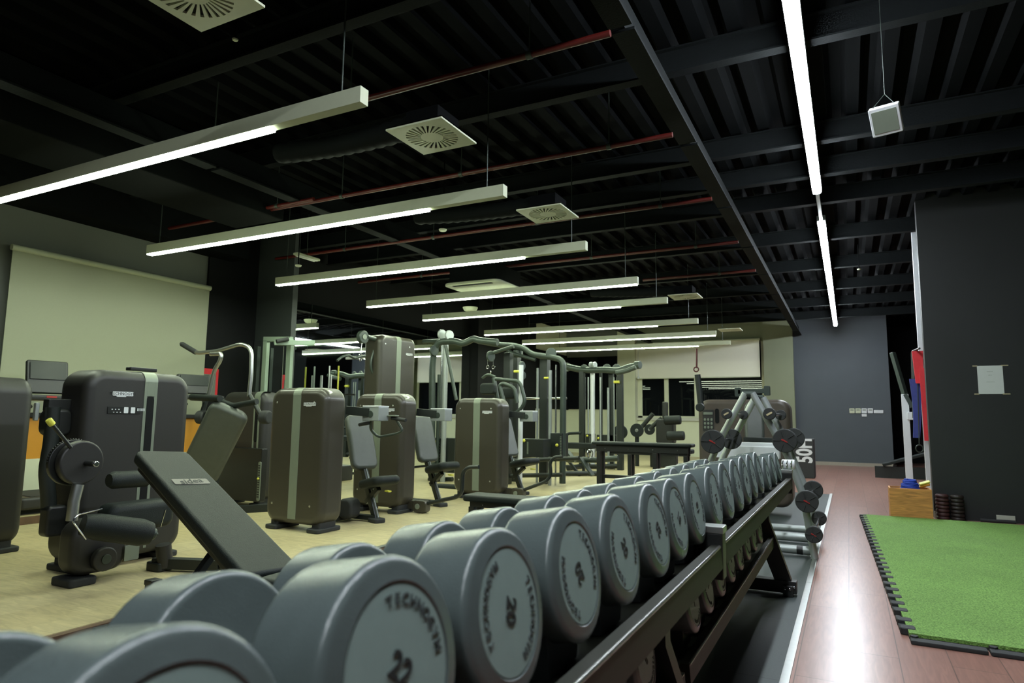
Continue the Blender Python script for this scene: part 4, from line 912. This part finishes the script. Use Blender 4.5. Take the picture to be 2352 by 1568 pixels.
for k in range(14): box(mb, (c.x - .014, 5.436, c.z - .18 + k * .027), (c.x + .014, 5.44, c.z - .168 + k * .027), 0)
t.part('weight_marks', mb, 'ink', lp)
mb = MB(); ball(mb, (c.x, 5.43, c.z + .03), .014, 10); t.part('weight_pin', mb, 'yellow', lp)
# reclined pad
Yp = 4.7
q0 = pY(522, 955, Yp); q1 = pY(448, 1105, Yp); md = (q0 + q1) / 2; up = (q0 - q1); nn = V((.55, -.45, .18)); nn = (nn - up.normalized() * nn.dot(up.normalized())).normalized()
mb = MB(); slab(mb, md, .40, up.length + .2, .13, .09, .05, nn, up, seg=7, bseg=6); t.part('backrest', mb, 'leather')
mb = MB(); slab(mb, md - nn * .08, .36, up.length + .16, .04, .09, .015, nn, up, seg=7); t.part('backrest_shell', mb, 'shell_dark')
mb = MB(); lowp = pY(470, 1180, Yp); bar(mb, md - nn * .1, (lowp.x, Yp + .1, P + .03), .08, .08); bar(mb, (lowp.x - .2, Yp + .1, P + .04), (-5.7, 5.6, P + .04), .08, .08); t.part('base_frame', mb, 'darkframe')
tubeY([(417, 790), (452, 811), (500, 806), (555, 789), (578, 800), (577, 860), (572, 910)], 4.95, .022, 'steel', 'overhead_arm', .08, t)
tubeY([(484, 813), (509, 812), (506, 828), (492, 850), (478, 912)], 4.75, .022, 'steel', 'overhead_arm', .06, t)
mb = MB(); a = pY(418, 790, 4.95); b_ = pY(450, 809, 4.95); cyl(mb, a, b_, .029, 14, .005); cyl(mb, a + (a - b_).normalized() * .02, a, .02, 12, .005); t.part('arm_grip', mb, 'rubber')
tubeY([(440, 912), (505, 915)], 4.6, .035, 'vinyl', 'elbow_pad', 0, t)
tubeY([(500, 918), (535, 932), (590, 922)], 4.75, .03, 'vinyl', 'elbow_pad', .04, t)
for px, Y_ in ((455, 4.6), (600, 4.9)):
    mb = MB(); c = pY(px, 958, Y_); cyl(mb, c, c + V((.1, .02, 0)), .07, 22, .02); t.part('joint_cap', mb, 'rubber')
mb = MB(); a = pY(460, 960, 4.7); b_ = pY(478, 905, 4.75); tube(mb, [a, b_], .025, 10); a = pY(600, 955, 4.95); b_ = pY(574, 908, 4.95); tube(mb, [a, b_], .025, 10); t.part('arm_root', mb, 'darkframe')

# ------------------------------------------------------------------ treadmills, counter, platform at far left
boxs('floor', (XL, .5, P), (-7.05, 6.1, pX(95, 1182, -7.05).z), 'floor_beige')
mb = MB(); zr = pX(95, 1182, -7.05).z; box(mb, (-7.05, .5, P), (-7.02, 6.1, zr), .002); struct('trim_30', mb, 'riser')
za, zb2 = pX(100, 1052, -7.9).z, pX(100, 958, -7.9).z
t = T('counter', 'long orange fronted counter with black top below the roller blind', 'counter', (-7.9, 4.5, zr))
mb = MB(); box(mb, (-8.03, 3.42, zr), (-7.9, 6.1, zb2), .004); t.part('orange_front', mb, 'orange')
mb = MB(); box(mb, (-8.03, 3.42, zb2), (-7.85, 6.15, zb2 + .05), .004); t.part('top', mb, 'black')
mb = MB(); box(mb, (-7.9, 3.42, zr), (-7.88, 6.1, za), .002); t.part('plinth', mb, 'wall_cream')
def treadmill(x_, y_, label, sc_=1.0, cpx=None):
    t = T('treadmill', label, 'treadmill', (x_, y_, zr), group='treadmills below the blind')
    X0 = x_
    cl, cr, ct, cb = cpx
    a = pX(cl, (ct + cb) / 2, X0); b_ = pX(cr, (ct + cb) / 2, X0); zt_, zb_ = pX((cl + cr)/2, ct, X0).z, pX((cl + cr)/2, cb, X0).z
    yc_ = (a.y + b_.y) / 2; wd_ = abs(b_.y - a.y); cz = (zt_ + zb_) / 2; hh = zt_ - zb_
    nn = V((.95, -.15, .2))
    mb = MB(); slab(mb, (X0, yc_, cz), wd_, hh, .05, .02, .012, nn); cs = t.part('console', mb, 'black')
    mb = MB(); n2 = nn.normalized(); slab(mb, V((X0, yc_, cz)) + n2 * .026 + V((0, 0, hh * .18)), wd_ * .86, hh * .52, .004, .006, .001, nn); t.part('screen', mb, 'screen', cs)
    mb = MB(); slab(mb, V((X0, yc_, cz)) + n2 * .026 - V((0, 0, hh * .28)), wd_ * .84, hh * .28, .004, .006, .001, nn); t.part('keypad', mb, 'gunmetal', cs)
    mb = MB(); box(mb, (X0 - .02, yc_ - wd_ * .9, zb_ - .07), (X0 + .12, yc_ + wd_ * .9, zb_ - .01), .015); sh_ = t.part('dashboard', mb, 'black'); 
    mb = MB(); slab(mb, (X0 + .122, yc_, zb_ - .03), .10, .02, .004, .005, .001, (1, 0, 0)); t.part('stop_key', mb, 'redlogo', sh_)
    for s in (-1, 1):
        mb = MB(); tube(mb, [(X0 + .1, yc_ + s * wd_ * .85, zb_ - .05), (X0 + .35, yc_ + s * wd_ * .85, zb_ - .12), (X0 + .38, yc_ + s * wd_ * .85, zb_ - .14)], .02, 10, .05); t.part('handrail', mb, 'rubber')
        mb = MB(); bar(mb, (X0 + .02, yc_ + s * wd_ * .82, zr + .1), (X0 + .02, yc_ + s * wd_ * .82, zb_ - .04), .06, .04, (0, 1, 0)); t.part('upright', mb, 'gunmetal')
    mb = MB(); slab(mb, (X0 + .05, yc_, zr + .11), .70, wd_ * 1.8, .12, .05, .03, (0, 0, 1), (0, 1, 0)); t.part('deck', mb, 'shell_dark')
    mb = MB(); slab(mb, (X0 + .05, yc_, zr + .172), .60, wd_ * 1.2, .006, .01, .002, (0, 0, 1), (0, 1, 0)); t.part('belt', mb, 'rubber')
    mb = MB(); box(mb, (X0 + .2, yc_ - wd_ * .9, zr), (X0 + .3, yc_ + wd_ * .9, zr + .05), .01); t.part('feet', mb, 'rubber')
treadmill(-7.5, 4.0, 'black treadmill whose screen console stands nearest the left edge', 1, (62, 152, 828, 905))
treadmill(-7.5, 5.5, 'black treadmill with console partly hidden behind the reclined back pad', 1, (410, 478, 860, 905))
p = pX(478, 875, XL + .06); mb = MB(); slab(mb, (XL + .05, 6.38, 1.83), .34, .44, .012, .005, .002, (1, 0, 0)); 
t = T('wall_poster', 'red bordered poster on the black wall beside the roller blind', 'poster', (XL + .05, p.y, p.z)); t.part('border', (lambda m_: (slab(m_, (XL + .05, p.y, p.z - .03), .34, .42, .012, .005, .002, (1, 0, 0)), m_)[1])(MB()), 'red')
mb = MB(); slab(mb, (XL + .058, p.y, p.z - .05), .25, .30, .006, .003, .001, (1, 0, 0)); t.part('print', mb, 'wall_grey')

# ------------------------------------------------------------------ far leg press behind the A stand
YLp = 8.8
a = pY(1603, 960, YLp); b_ = pY(1815, 960, YLp); ht = pY(1700, 917, YLp).z - P*0
t = T('leg_press_machine', 'tan grey wide machine with keypad panel behind the A shaped barbell stand', 'weight machine', ((a.x + b_.x)/2, YLp, 0))
mb = MB(); slab(mb, ((a.x+b_.x)/2, YLp + .2, (ht + .1)/2), b_.x - a.x, ht - .1, .40, .14, .06, seg=7, bseg=5); sh = t.part('shell', mb, 'shell_tan')
mb = MB(); c = pY(1627, 965, YLp); slab(mb, (c.x, YLp - .003, c.z), .14, .28, .01, .01, .002); kp = t.part('keypad', mb, 'shell_dark', sh)
mb = MB()
for r_ in range(3):
    for q_ in range(3): slab(mb, (c.x + (q_ - 1) * .042, YLp - .010, c.z + .01 - r_ * .05), .026, .032, .006, .01, .002)
slab(mb, (c.x, YLp - .010, c.z + .09), .12, .035, .006, .005, .002); t.part('key', mb, 'stripe', kp)
mb = MB(); c = pY(1647, 955, YLp); slab(mb, (c.x, YLp - .003, c.z), .05, .19, .01, .025, .002); t.part('weight_window', mb, 'wall_black', sh)
mb = MB(); c = pY(1733, 970, 8.3); slab(mb, c, .22, .5, .10, .08, .04, (.1, -1, .25), seg=6, bseg=5); t.part('backrest', mb, 'leather')
mb = MB(); a = pY(1642, 1038, 7.9); b_ = pY(1792, 1038, 7.9); slab(mb, (a + b_)/2, (b_ - a).length, .14, .12, .02, .01); slab(mb, (a + b_)/2 + V((0, .05, .085)), (b_ - a).length * .85, .05, .12, .01, .01); slab(mb, (a + b_)/2 - V((0, -.1, .35)), .3, .6, .2, .03, .01); t.part('carriage', mb, 'whitepaint')
mb = MB(); tube(mb, [pY(1602, 860, 8.6), pY(1606, 895, 8.6), pY(1610, 935, 8.6)], .038, 12, sq=.6); c = pY(1607, 935, 8.55); cyl(mb, c, c + V((0, .05, 0)), .055, 18, .01); am = t.part('swing_arm', mb, 'darkframe')
mb = MB(); tube(mb, [pY(1600, 800, 8.6), pY(1600, 845, 8.6)], .012, 8); torus(mb, pY(1599, 848, 8.6), (0, 1, 0), .03, .008, 16, 6); t.part('arm_cord', mb, 'redpipe', am)
mb = MB(); c = pY(1760, 1000, 8.2); bar(mb, c + V((-.25, 0, -.05)), c + V((.1, 0, -.05)), .08, .05); t.part('seat_frame', mb, 'darkframe')
mb = MB(); box(mb, (a.x + .05, YLp + .05, 0), (b_.x, YLp + .35, .12), .01) if False else box(mb, (-1.95, YLp + .05, 0), (-.95, YLp + .35, .12), .01); t.part('plinth', mb, 'rubber')

# ------------------------------------------------------------------ multi station A (middle) and B (right)
def tY(t, pts, Y, r_, m_, nm, fil=.08, par=None, seg=12):
    mb = MB(); tube(mb, [pY(x, y, Y) for x, y in pts], r_, seg, fil); return t.part(nm, mb, m_, par)
def disc(t, px, py, Y, rad, m_, nm='pulley', th=.04, ax_=(0, 1, 0), par=None):
    mb = MB(); c = pY(px, py, Y); n = V(ax_).normalized(); cyl(mb, c - n * th/2, c + n * th/2, rad, 24, .01); o = t.part(nm, mb, m_, par)
    mb = MB(); cyl(mb, c - n * (th/2 + .008), c - n * th/2, rad * .25, 12, .002); t.part('pulley_cap', mb, 'steel', o if par is None else par); return o
def stack(t, px0, px1, py0, py1, Y, d_=.28, pin=(.3, .9)):
    a = pY(px0, py0, Y); b_ = pY(px1, py1, Y); mb = MB(); box(mb, (a.x, Y, max(b_.z, P + .15)), (b_.x, Y + d_, a.z), .006); o = t.part('weight_stack', mb, 'darkframe')
    mb = MB(); c = V((a.x * (1 - pin[0]) + b_.x * pin[0], Y - .008, b_.z + (a.z - b_.z) * pin[1])); ball(mb, c, .026, 10); t.part('pin', mb, 'yellow', o)
    mb = MB()
    for k in range(12): box(mb, (c.x + .05, Y - .003, b_.z + .04 + k * (a.z - b_.z - .08)/12), (c.x + .075, Y - .0005, b_.z + .052 + k * (a.z - b_.z - .08)/12), 0)
    t.part('weight_marks', mb, 'stripe', o)
t = T('cable_station', 'large dark green multi station cable machine with arched top bars in the centre', 'cable machine', (-5.4, 9.9, P))
YA = 9.2
def gz(px, py, Y): q = pY(px, py, Y); return V((q.x, Y, P))
def post(t, px, pyt, Y, r_, m_, nm='post', sq=False, zt_=None):
    q = pY(px, pyt, Y); mb = MB()
    if sq: bar(mb, (q.x, Y, P), q, r_*2, r_*2, (0, 1, 0))
    else: cyl(mb, (q.x, Y, P), q, r_, 14)
    return t.part(nm, mb, m_)
tY(t, [(992, 1100), (993, 830), (1002, 784), (1046, 783), (1064, 790), (1088, 777), (1100, 782), (1143, 786)], YA, .055, 'gunmetal', 'arch_tube', .22)
tY(t, [(972, 784), (1040, 781)], YA + .25, .035, 'gunmetal', 'cross_tube')
tY(t, [(1100, 783), (1150, 792), (1180, 793), (1205, 800), (1222, 814), (1268, 820), (1292, 826), (1294, 850), (1292, 1110)], YA + .6, .05, 'gunmetal', 'arch_tube', .15)
for px, py in ((1015, 768), (1032, 770)): disc(t, px, py, YA, .085, 'silver', ax_=(1, -.4, 0))
disc(t, 1266, 811, YA + .6, .09, 'gunmetal', ax_=(.5, -1, 0)); disc(t, 997, 805, YA - .06, .09, 'gunmetal', ax_=(1, -.3, 0))
post(t, 1024, 792, YA + .1, .045, 'silver', 'guide_rod'); post(t, 1016, 792, YA + .25, .02, 'chrome', 'guide_rod')
tY(t, [(1024, 795), (1048, 918)], YA - .05, .028, 'gunmetal', 'strut')
post(t, 1009, 860, YA + .1, .03, 'gunmetal')
stack(t, 985, 1042, 1005, 1098, YA + .15)
disc(t, 1127, 818, YA + .1, .09, 'gunmetal', ax_=(1, -.3, 0)); tY(t, [(1127, 812), (1165, 800), (1180, 795)], YA + .15, .03, 'gunmetal', 'pulley_arm')
disc(t, 1190, 812, YA + .7, .08, 'gunmetal', th=.12, ax_=(0, 0, 1)); tY(t, [(1160, 800), (1178, 812), (1215, 822), (1230, 826)], YA + .6, .03, 'gunmetal', 'pulley_arm')
mb = MB()
for px in (1120, 1133):
    c = pY(px, 843, YA + .1); torus(mb, c, (0, 1, 0), .026, .006, 14, 6); tube(mb, [c + V((0, 0, .03)), pY(px, 825, YA + .1)], .005, 6)
c = pY(1127, 855, YA + .1); torus(mb, c, (1, 1, 0), .02, .006, 14, 6); t.part('carabiner', mb, 'chrome')
tY(t, [(1108, 868), (1118, 860), (1127, 861), (1138, 866)], YA + .1, .022, 'gunmetal', 'pull_handle')
post(t, 1168, 810, YA + .4, .06, 'darkframe', sq=True); post(t, 1184, 812, YA + .9, .075, 'darkframe', sq=True)
post(t, 1197, 838, YA - .3, .035, 'whitepaint', 'guide_rod'); post(t, 1235, 845, YA + .9, .02, 'silver', 'guide_rod'); post(t, 1252, 822, YA + .8, .07, 'darkframe', sq=True)
post(t, 1264, 850, YA + .6, .028, 'silver', 'guide_rod'); post(t, 1277, 838, YA + .65, .014, 'chrome', 'guide_rod'); post(t, 1262, 845, YA + 1., .014, 'chrome', 'guide_rod')
stack(t, 1187, 1248, 1007, 1050, YA + .1, pin=(.28, .9)); stack(t, 1264, 1290, 994, 1050, YA + .5, pin=(.6, .5))
disc(t, 1199, 840, YA - .2, .07, 'gunmetal', ax_=(1, -.2, 0)); disc(t, 1201, 862, YA - .2, .06, 'gunmetal', ax_=(1, -.2, 0))
mb = MB(); c = pY(1181, 853, YA + .1); cyl(mb, c, c + V((.1, 0, 0)), .022, 10); t.part('pop_pin', mb, 'yellow'); mb = MB(); c = pY(1250, 868, YA + .7); cyl(mb, c, c + V((.08, 0, 0)), .018, 10); t.part('pop_pin', mb, 'yellow')
for (p0, p1, Y_) in (((1172, 1058), (1330, 1052), YA), ((1172, 1092), (1292, 1090), YA + .4), ((985, 1100), (1040, 1100), YA + .2)):
    mb = MB(); a = pY(*p0, Y_); b_ = pY(*p1, Y_); tube(mb, [a, b_], .035, 10); t.part('base_tube', mb, 'darkframe')
mb = MB(); a = pY(1195, 915, YA + .8); b_ = pY(1302, 914, YA + .8); cyl(mb, a, b_, .018, 12); t.part('pull_up_bar', mb, 'chrome')
# angular handle frame hanging in front
tY(t, [(1134, 867), (1143, 920)], YA - .1, .035, 'gunmetal', 'handle_frame'); tY(t, [(1138, 870), (1190, 875), (1197, 885), (1206, 920), (1200, 935), (1185, 948)], YA - .4, .028, 'gunmetal', 'handle_frame', .1)
tY(t, [(1158, 925), (1148, 885), (1155, 880), (1182, 890), (1188, 925)], YA - .5, .03, 'gunmetal', 'handle_frame', .08)
for k in range(2):
    mb = MB(); c = pY((1122, 1168)[k], (893, 903)[k], YA - .2); slab(mb, c, .26, .18, .12, .05, .03); t.part('shoulder_pad', mb, 'vinyl')
# low padded bench of the station
mb = MB(); a = pY(1018, 1118, 8.6); b_ = pY(1042, 1118, 8.6); slab(mb, (a + b_)/2 + V((.25, 0, 0)), 1.0, .24, .07, .04, .03, (0, 0, 1), (0, 1, 0)); bar(mb, (a.x + .1, 8.6, P), (a.x + .1, 8.6, a.z), .06, .06, (0, 1, 0)); t.part('low_pad', mb, 'vinyl')
t = T('cable_station', 'smaller dark multi station cable machine with up-curved arms, left of the window', 'cable machine', (-6.0, 14, P))
YB = 13.6
tY(t, [(1303, 842), (1338, 850), (1395, 849), (1420, 852), (1445, 842), (1462, 840)], YB, .07, 'gunmetal', 'top_tube', .2)
tY(t, [(1415, 856), (1438, 852), (1460, 843)], YB - .3, .05, 'gunmetal', 'top_tube', .1)
disc(t, 1302, 843, YB, .10, 'gunmetal', ax_=(.3, -1, 0)); disc(t, 1342, 846, YB, .09, 'gunmetal', ax_=(.3, -1, 0)); disc(t, 1465, 838, YB - .1, .085, 'gunmetal', ax_=(1, -.3, 0), th=.12)
for px in (1358, 1366): disc(t, px, 838, YB, .07, 'silver', ax_=(1, -.4, 0))
for px in (1394, 1416): disc(t, px, 845, YB + .1, .09, 'gunmetal', ax_=(.3, -1, 0))
for px, Y_, r_ in ((1337, YB, .055), (1404, YB + .2, .05), (1424, YB, .06), (1380, YB + .5, .03)): post(t, px, 852, Y_, r_, 'darkframe', sq=True)
for px, r_, m_, py in ((1343, .018, 'silver', 866), (1351, .018, 'silver', 866), (1361, .05, 'whitepaint', 855), (1379, .018, 'silver', 866), (1397, .026, 'silver', 890), (1410, .014, 'silver', 866), (1417, .014, 'silver', 866)): post(t, px, py, YB + .1, r_, m_, 'guide_rod')
stack(t, 1345, 1358, 996, 1040, YB + .05); stack(t, 1370, 1415, 998, 1040, YB + .15, pin=(.1, .8))
mb = MB(); c = pY(1410, 877, YB - .1); cyl(mb, c, c + V((.12, 0, 0)), .03, 10); t.part('pop_pin', mb, 'yellow')
mb = MB(); tube(mb, [pY(1300, 1072, YB), pY(1424, 1070, YB)], .05, 10); t.part('base_tube', mb, 'darkframe'); mb = MB(); tube(mb, [gz(1337, 1060, YB) + V((0, -.8, .05)), gz(1337, 1060, YB) + V((0, .4, .05))], .05, 10); t.part('base_tube', mb, 'darkframe')
# low row / ab machine between the stations and the raised bench
t = T('low_row_machine', 'low dark machine with angled grey footplates left of the tall bench', 'weight machine', (-4.9, 11.2, P))
YC = 10.9
tY(t, [(1285, 1045), (1300, 1055), (1370, 1056), (1420, 1052)], YC, .05, 'gunmetal', 'main_tube', .05)
for (p0, p1) in (((1303, 1035), (1322, 1060)), ((1335, 1052), (1362, 1092))):
    mb = MB(); a = pY(*p0, YC - .1); b_ = pY(*p1, YC - .1); slab(mb, (a+b_)/2, .16, (b_-a).length, .03, .01, .006, (b_-a).cross(V((0, 1, 0))), b_-a); t.part('footplate', mb, 'gunmetal')
disc(t, 1293, 1040, YC, .08, 'gunmetal', 'wheel'); mb = MB(); torus(mb, pY(1355, 1042, YC - .1), (1, -.4, 0), .07, .012, 20, 8); t.part('strap_ring', mb, 'chrome')
mb = MB(); a = pz(1290, 1093, P); b_ = pz(1375, 1093, P); tube(mb, [a + V((0, 0, .05)), b_ + V((0, 0, .05))], .045, 10); bar(mb, (a + b_)/2, (a + b_)/2 + V((-.3, 0, .35)), .05, .05); bar(mb, b_ + V((-.3, 0, 0)), b_ + V((-.3, 0, .35)), .05, .05, (0, 1, 0)); t.part('base_tube', mb, 'darkframe')
mb = MB(); slab(mb, pY(1325, 1023, 12.8), .75, .12, .3, .03, .02); a = pY(1300, 1000, 12.8); tube(mb, [pY(1293, 1008, 12.8), pY(1305, 995, 12.8), pY(1335, 994, 12.8)], .03, 10, .05); t.part('black_pad', mb, 'vinyl')
# plate loaded machine below the window
t = T('roller_pad_machine', 'black machine with shiny roller pads and round plates below the far window', 'weight machine', (-4.6, 15.3, P))
YD = 15
for px, py, rp, Y_ in ((1463, 988, 14, YD - .2), (1492, 986, 11, YD)): disc(t, px, py, Y_, rp * 1.0 / 90, 'vinyl', 'plate', .06)
disc(t, 1425, 992, YD, .17, 'vinyl', 'plate', .06)
for px, py, L_ in ((1545, 965, 19), (1552, 1001, 20)):
    mb = MB(); a = pY(px - L_, py, YD - .5); b_ = pY(px + L_, py - 1, YD - .5); cyl(mb, a, b_, .10, 24, .03); t.part('roller_pad', mb, 'vinyl')
mb = MB(); slab(mb, pY(1530, 990, YD), .4, .55, .3, .05, .03); slab(mb, pY(1528, 945, YD), .12, .45, .1, .03, .02); slab(mb, pY(1520, 1030, YD), .8, .2, .5, .05, .03); t.part('body', mb, 'black')
mb = MB(); tube(mb, [pY(1470, 985, YD), pY(1500, 950, YD)], .05, 10); tube(mb, [pY(1492, 985, YD), pY(1520, 960, YD)], .05, 10); a = pY(1463, 1050, YD); tube(mb, [(a.x, YD, P), pY(1463, 1000, YD)], .05, 10); b_ = pY(1525, 1050, YD); box(mb, (b_.x - .3, YD - .1, P), (b_.x + .3, YD + .1, P + .4), .02); t.part('arm', mb, 'darkframe')

# ------------------------------------------------------------------ pale cable crossover in front of the mirror
t = T('cable_crossover', 'pale green grey cable crossover frame in front of the wall mirror', 'cable machine', (-7.6, 8.0, P))
YE = 7.6
def postE(px0, px1, pyt, Y, m_='paleframe'):
    q = pY((px0 + px1)/2, pyt, Y); wd_ = (pY(px1, pyt, Y).x - pY(px0, pyt, Y).x); mb = MB(); bar(mb, (q.x, Y, P), q, wd_, .06, (0, 1, 0)); return t.part('post', mb, m_)
YE1 = 6.75
postE(608, 617, 782, YE1); postE(590, 596, 795, YE1 + .2, 'gunmetal'); postE(662, 672, 788, YE1)
mb = MB(); a = pY(608, 779, YE1); b_ = pY(670, 779, YE1); bar(mb, a, b_, .06, .07); bar(mb, pY(630, 787, YE1 - .3), pY(723, 787, YE1 + .1), .06, .07); bar(mb, pY(672, 778, YE1 - .05), pY(630, 786, YE1 - .3), .05, .05); t.part('top_beam', mb, 'paleframe')
mb = MB(); a = pY(635, 784, YE1 - .35); b_ = pY(662, 778, YE1 - .2); tube(mb, [a, b_], .03, 10); t.part('grip', mb, 'rubber')
mb = MB(); a = pY(652, 795, YE1); cyl(mb, (a.x, YE1, P), a, .004, 6); t.part('cable', mb, 'chrome')
# slim fitness sticks standing in a holder
t = T('stick_stand', 'low dark stand holding upright exercise bars in front of the mirror', 'stand', (-7.7, 8.6, P))
a = pY(745, 1000, 8.6); b_ = pY(790, 1000, 8.6)
mb = MB(); box(mb, (a.x - .1, 8.45, P), (b_.x + .1, 8.75, P + .25), .02); t.part('base', mb, 'black')
mb = MB(); bar(mb, pY(785, 906, 8.7), pY(815, 906, 8.7), .03, .03); t.part('rail', mb, 'black')
for px, pyt, m_, lb in ((740, 862, 'steel', 'shortest silver exercise bar standing upright before the mirror'), (757, 840, 'steel', 'tall silver exercise bar standing upright before the mirror'),
                        (778, 840, 'yellow', 'yellow exercise bar standing upright before the mirror'), (761, 861, 'steel', 'silver exercise bar just right of the tallest silver one')):
    q = pY(px, pyt, 8.6); mb = MB(); cyl(mb, (q.x, 8.6, P + .25), q, .014, 10, .004); solo('exercise_bar', mb, m_, lb, 'bar', (q.x, 8.6, P + .25), 'upright exercise bars')

# flat faces keep flat shading next to their rounded edges
for o in C.objects:
    if o.type == 'MESH' and len(o.data.polygons) > 8:
        m_ = o.modifiers.new('weighted_normal', 'WEIGHTED_NORMAL'); m_.weight = 50; m_.keep_sharp = True
